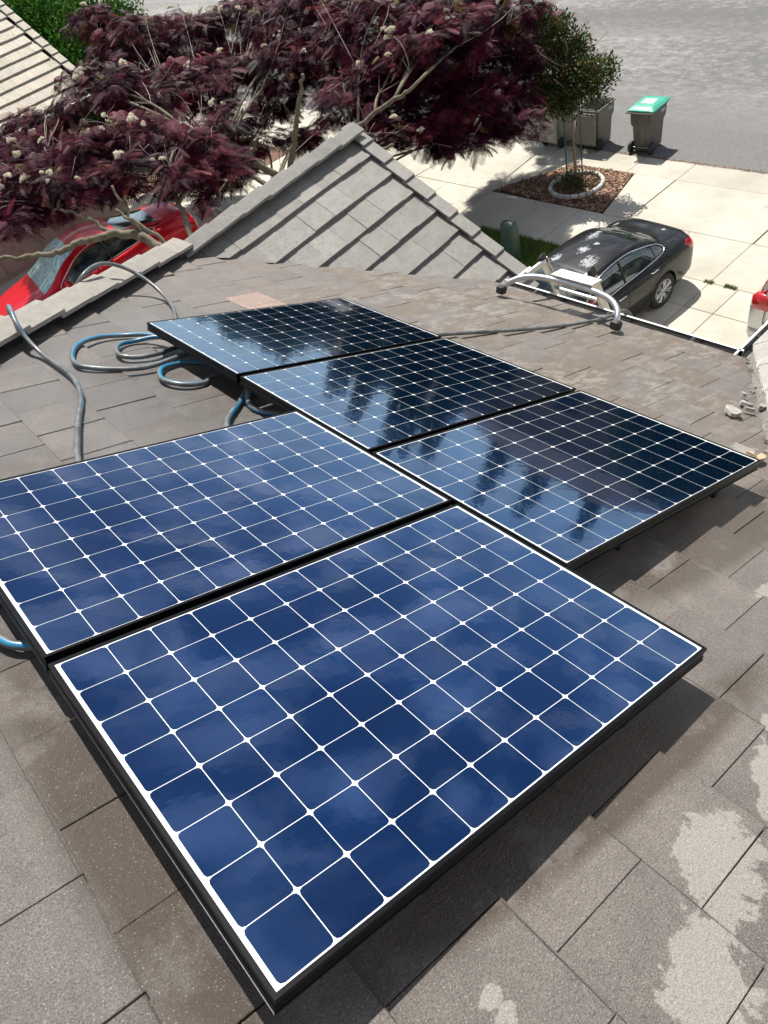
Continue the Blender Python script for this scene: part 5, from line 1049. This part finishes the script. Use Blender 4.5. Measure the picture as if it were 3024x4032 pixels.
# ================================================================ ACROSS THE STREET (seen mirrored in the panels)
slabs('far_pavement', [28.3, 29.8], list(range(-40, 90, 3)), gap=.01)
mb = MB(); sheet(mb, [(29.9, -60), (80, -60), (80, 140), (29.9, 140)], GZ-.01); tag(mb.build('far_lawn', M_grassbase), kind='structure')
hm = [M('far_wall_mauve', (.20, .155, .155), .9), M('far_wall_tan', (.22, .18, .15), .9), M('far_wall_grey', (.16, .16, .17), .9)]; M_froof = M('far_roof', (.075, .062, .058), .9, var=(2, .3)); M_fwin = M('far_window', (.03, .04, .05), .1, coat=1)
for i, (y, wd, hgt, xx) in enumerate(((3, 15, 6.6, 36), (20.5, 16, 7.0, 36), (38, 15, 6.4, 36), (62, 18, 6.6, 36))):
    h = tag(empty('far_house', (xx, y, GZ)), ['two storey house across the street, mauve walls', 'two storey house across the street, tan walls', 'two storey house across the street, grey walls', 'two storey house across the street at the far end of the row'][i], 'house', 'houses across the street')
    mb = MB(); mb.box((5, 0, hgt/2), (10, wd, hgt)); mb.box((-.8, -wd*.28, 1.6), (2, wd*.42, 3.2)); mb.build('wall', hm[i % 3], h)
    mb = MB(); a = wd/2+.5; mb.add([(-.6, -a, hgt), (10.6, -a, hgt), (10.6, a, hgt), (-.6, a, hgt), (3.5, -a*.35, hgt+2.0), (3.5, a*.35, hgt+2.0), (6, a*.35, hgt+2.0), (6, -a*.35, hgt+2.0)], [(0, 3, 2, 1), (0, 4, 5, 3), (1, 7, 4, 0), (2, 6, 7, 1), (3, 5, 6, 2), (4, 7, 6, 5)])
    mb.add([(-2.1, -wd*.5, 3.2), (-2.1, -wd*.06, 3.2), (-2.1, -wd*.28, 4.5), (1, -wd*.28, 4.5), (1, -wd*.5, 3.2), (1, -wd*.06, 3.2)], [(0, 1, 2), (0, 2, 3, 4), (1, 5, 3, 2)]); mb.build('roof', M_froof, h)
    for k in range(3):
        wb = MB(); wb.box((-.03, -wd*.3+k*wd*.3, 4.3), (.08, 1.5, 1.2)); wb.build('window', M_fwin, h)
    wb = MB(); wb.box((-1.83, -wd*.28, 1.15), (.08, 4.6, 2.3)); wb.build('garage_door', M_white, h)
r_ = random.Random(77)
for i, (x, y, hh, kind) in enumerate(((33.5, 11.8, 8.3, 1), (33.5, 29.5, 11.6, 0), (33.5, 32, 9.2, 1), (33.5, 26.5, 10.6, 0), (34, 36, 9.5, 0), (48, 31, 14, 0), (48, 22, 12.5, 0), (48, 40, 13.5, 0), (33, 46.5, 8.5, 1), (46, 12, 12, 0), (33.5, -5, 8, 1), (48, 27, 13.2, 0), (34, 41, 9.8, 1), (34, 44, 10.6, 1), (36, 48.5, 11.4, 1), (36, 53.5, 11.6, 1), (34, 50.5, 10.8, 1), (35, 57.5, 11.8, 1), (36, 62.5, 11.8, 1), (33, 48, 11.2, 1), (46, 4, 11, 0), (34, 33.8, 10.8, 0), (35, 72, 9.5, 1), (40, 82, 10, 1), (33, 57, 8.0, 1), (48, 52, 12, 0))):
    if kind: bl = [(x+r_.uniform(-1.5, 1.5), y+r_.uniform(-1.8, 1.8), GZ+hh*.62+r_.uniform(-1, 1), r_.uniform(1.3, 2.1)) for _ in range(6)]
    else: bl = [(x+r_.uniform(-.2, .2)*(1-k/7), y+r_.uniform(-.2, .2), GZ+hh*(.18+.79*k/7), .4+1.5*(1-k/7.3)) for k in range(8)]
    bushtree((x, y, GZ), 'tall dark conifer across the street' if not kind else 'rounded broad tree across the street', bl, 50+i, 900, .30, M_leafg, 'trees across the street', .35)
# roof debris: broken tile chips and a dry leaf near the right valley
M_chipt = M('tile_chip', (.34, .32, .30), .9, var=(30, .3)); M_chipd = M('broken_edge', (.50, .34, .22), .9)
for (u, v, s, a, lab) in ((4.07, 1.07, .105, .5, 'largest broken tile chip at the right edge of the roof'), (4.28, 1.09, .06, 1.2, 'small broken tile chip uphill of the gutter corner'), (4.20, 1.02, .045, 2.0, 'little dark tile chip beside the larger broken piece'), (4.33, 1.00, .05, .3, 'small pale tile chip by the mortar of the right valley'), (4.45, 1.18, .035, .9, 'tiny crumb of tile nearest the gutter corner')):
    rr = random.Random(int(u*100)); n = 7; poly = [(math.cos(6.283*i/n+rr.uniform(-.3, .3))*s*rr.uniform(.6, 1), math.sin(6.283*i/n+rr.uniform(-.3, .3))*s*.55*rr.uniform(.6, 1)) for i in range(n)]
    mb = MB(); mb.prism(poly, 0, .022); o = mb.build('tile_chip', M_chipt); o.matrix_world = Matrix.Translation(P(u, v, -.150)) @ Matrix.Rotation(TH, 4, 'Y') @ Matrix.Rotation(a, 4, 'Z') @ Matrix.Rotation(.12, 4, 'X'); tag(o, lab, 'broken tile', 'broken tile chips by the right valley')
mb = MB(); mb.prism([(0, 0), (.05, -.012), (.09, .0), (.10, .03), (.04, .03)], 0, .012); mb.prism([(.02, .03), (.05, .06), (.03, .08)], .004, .02); o = mb.build('dry_leaf', M_chipd); o.matrix_world = Matrix.Translation(P(3.46, .64, -.14)) @ Matrix.Rotation(TH, 4, 'Y'); tag(o, 'curled orange brown dry leaf at the right corner of the rightmost panel', 'leaf')
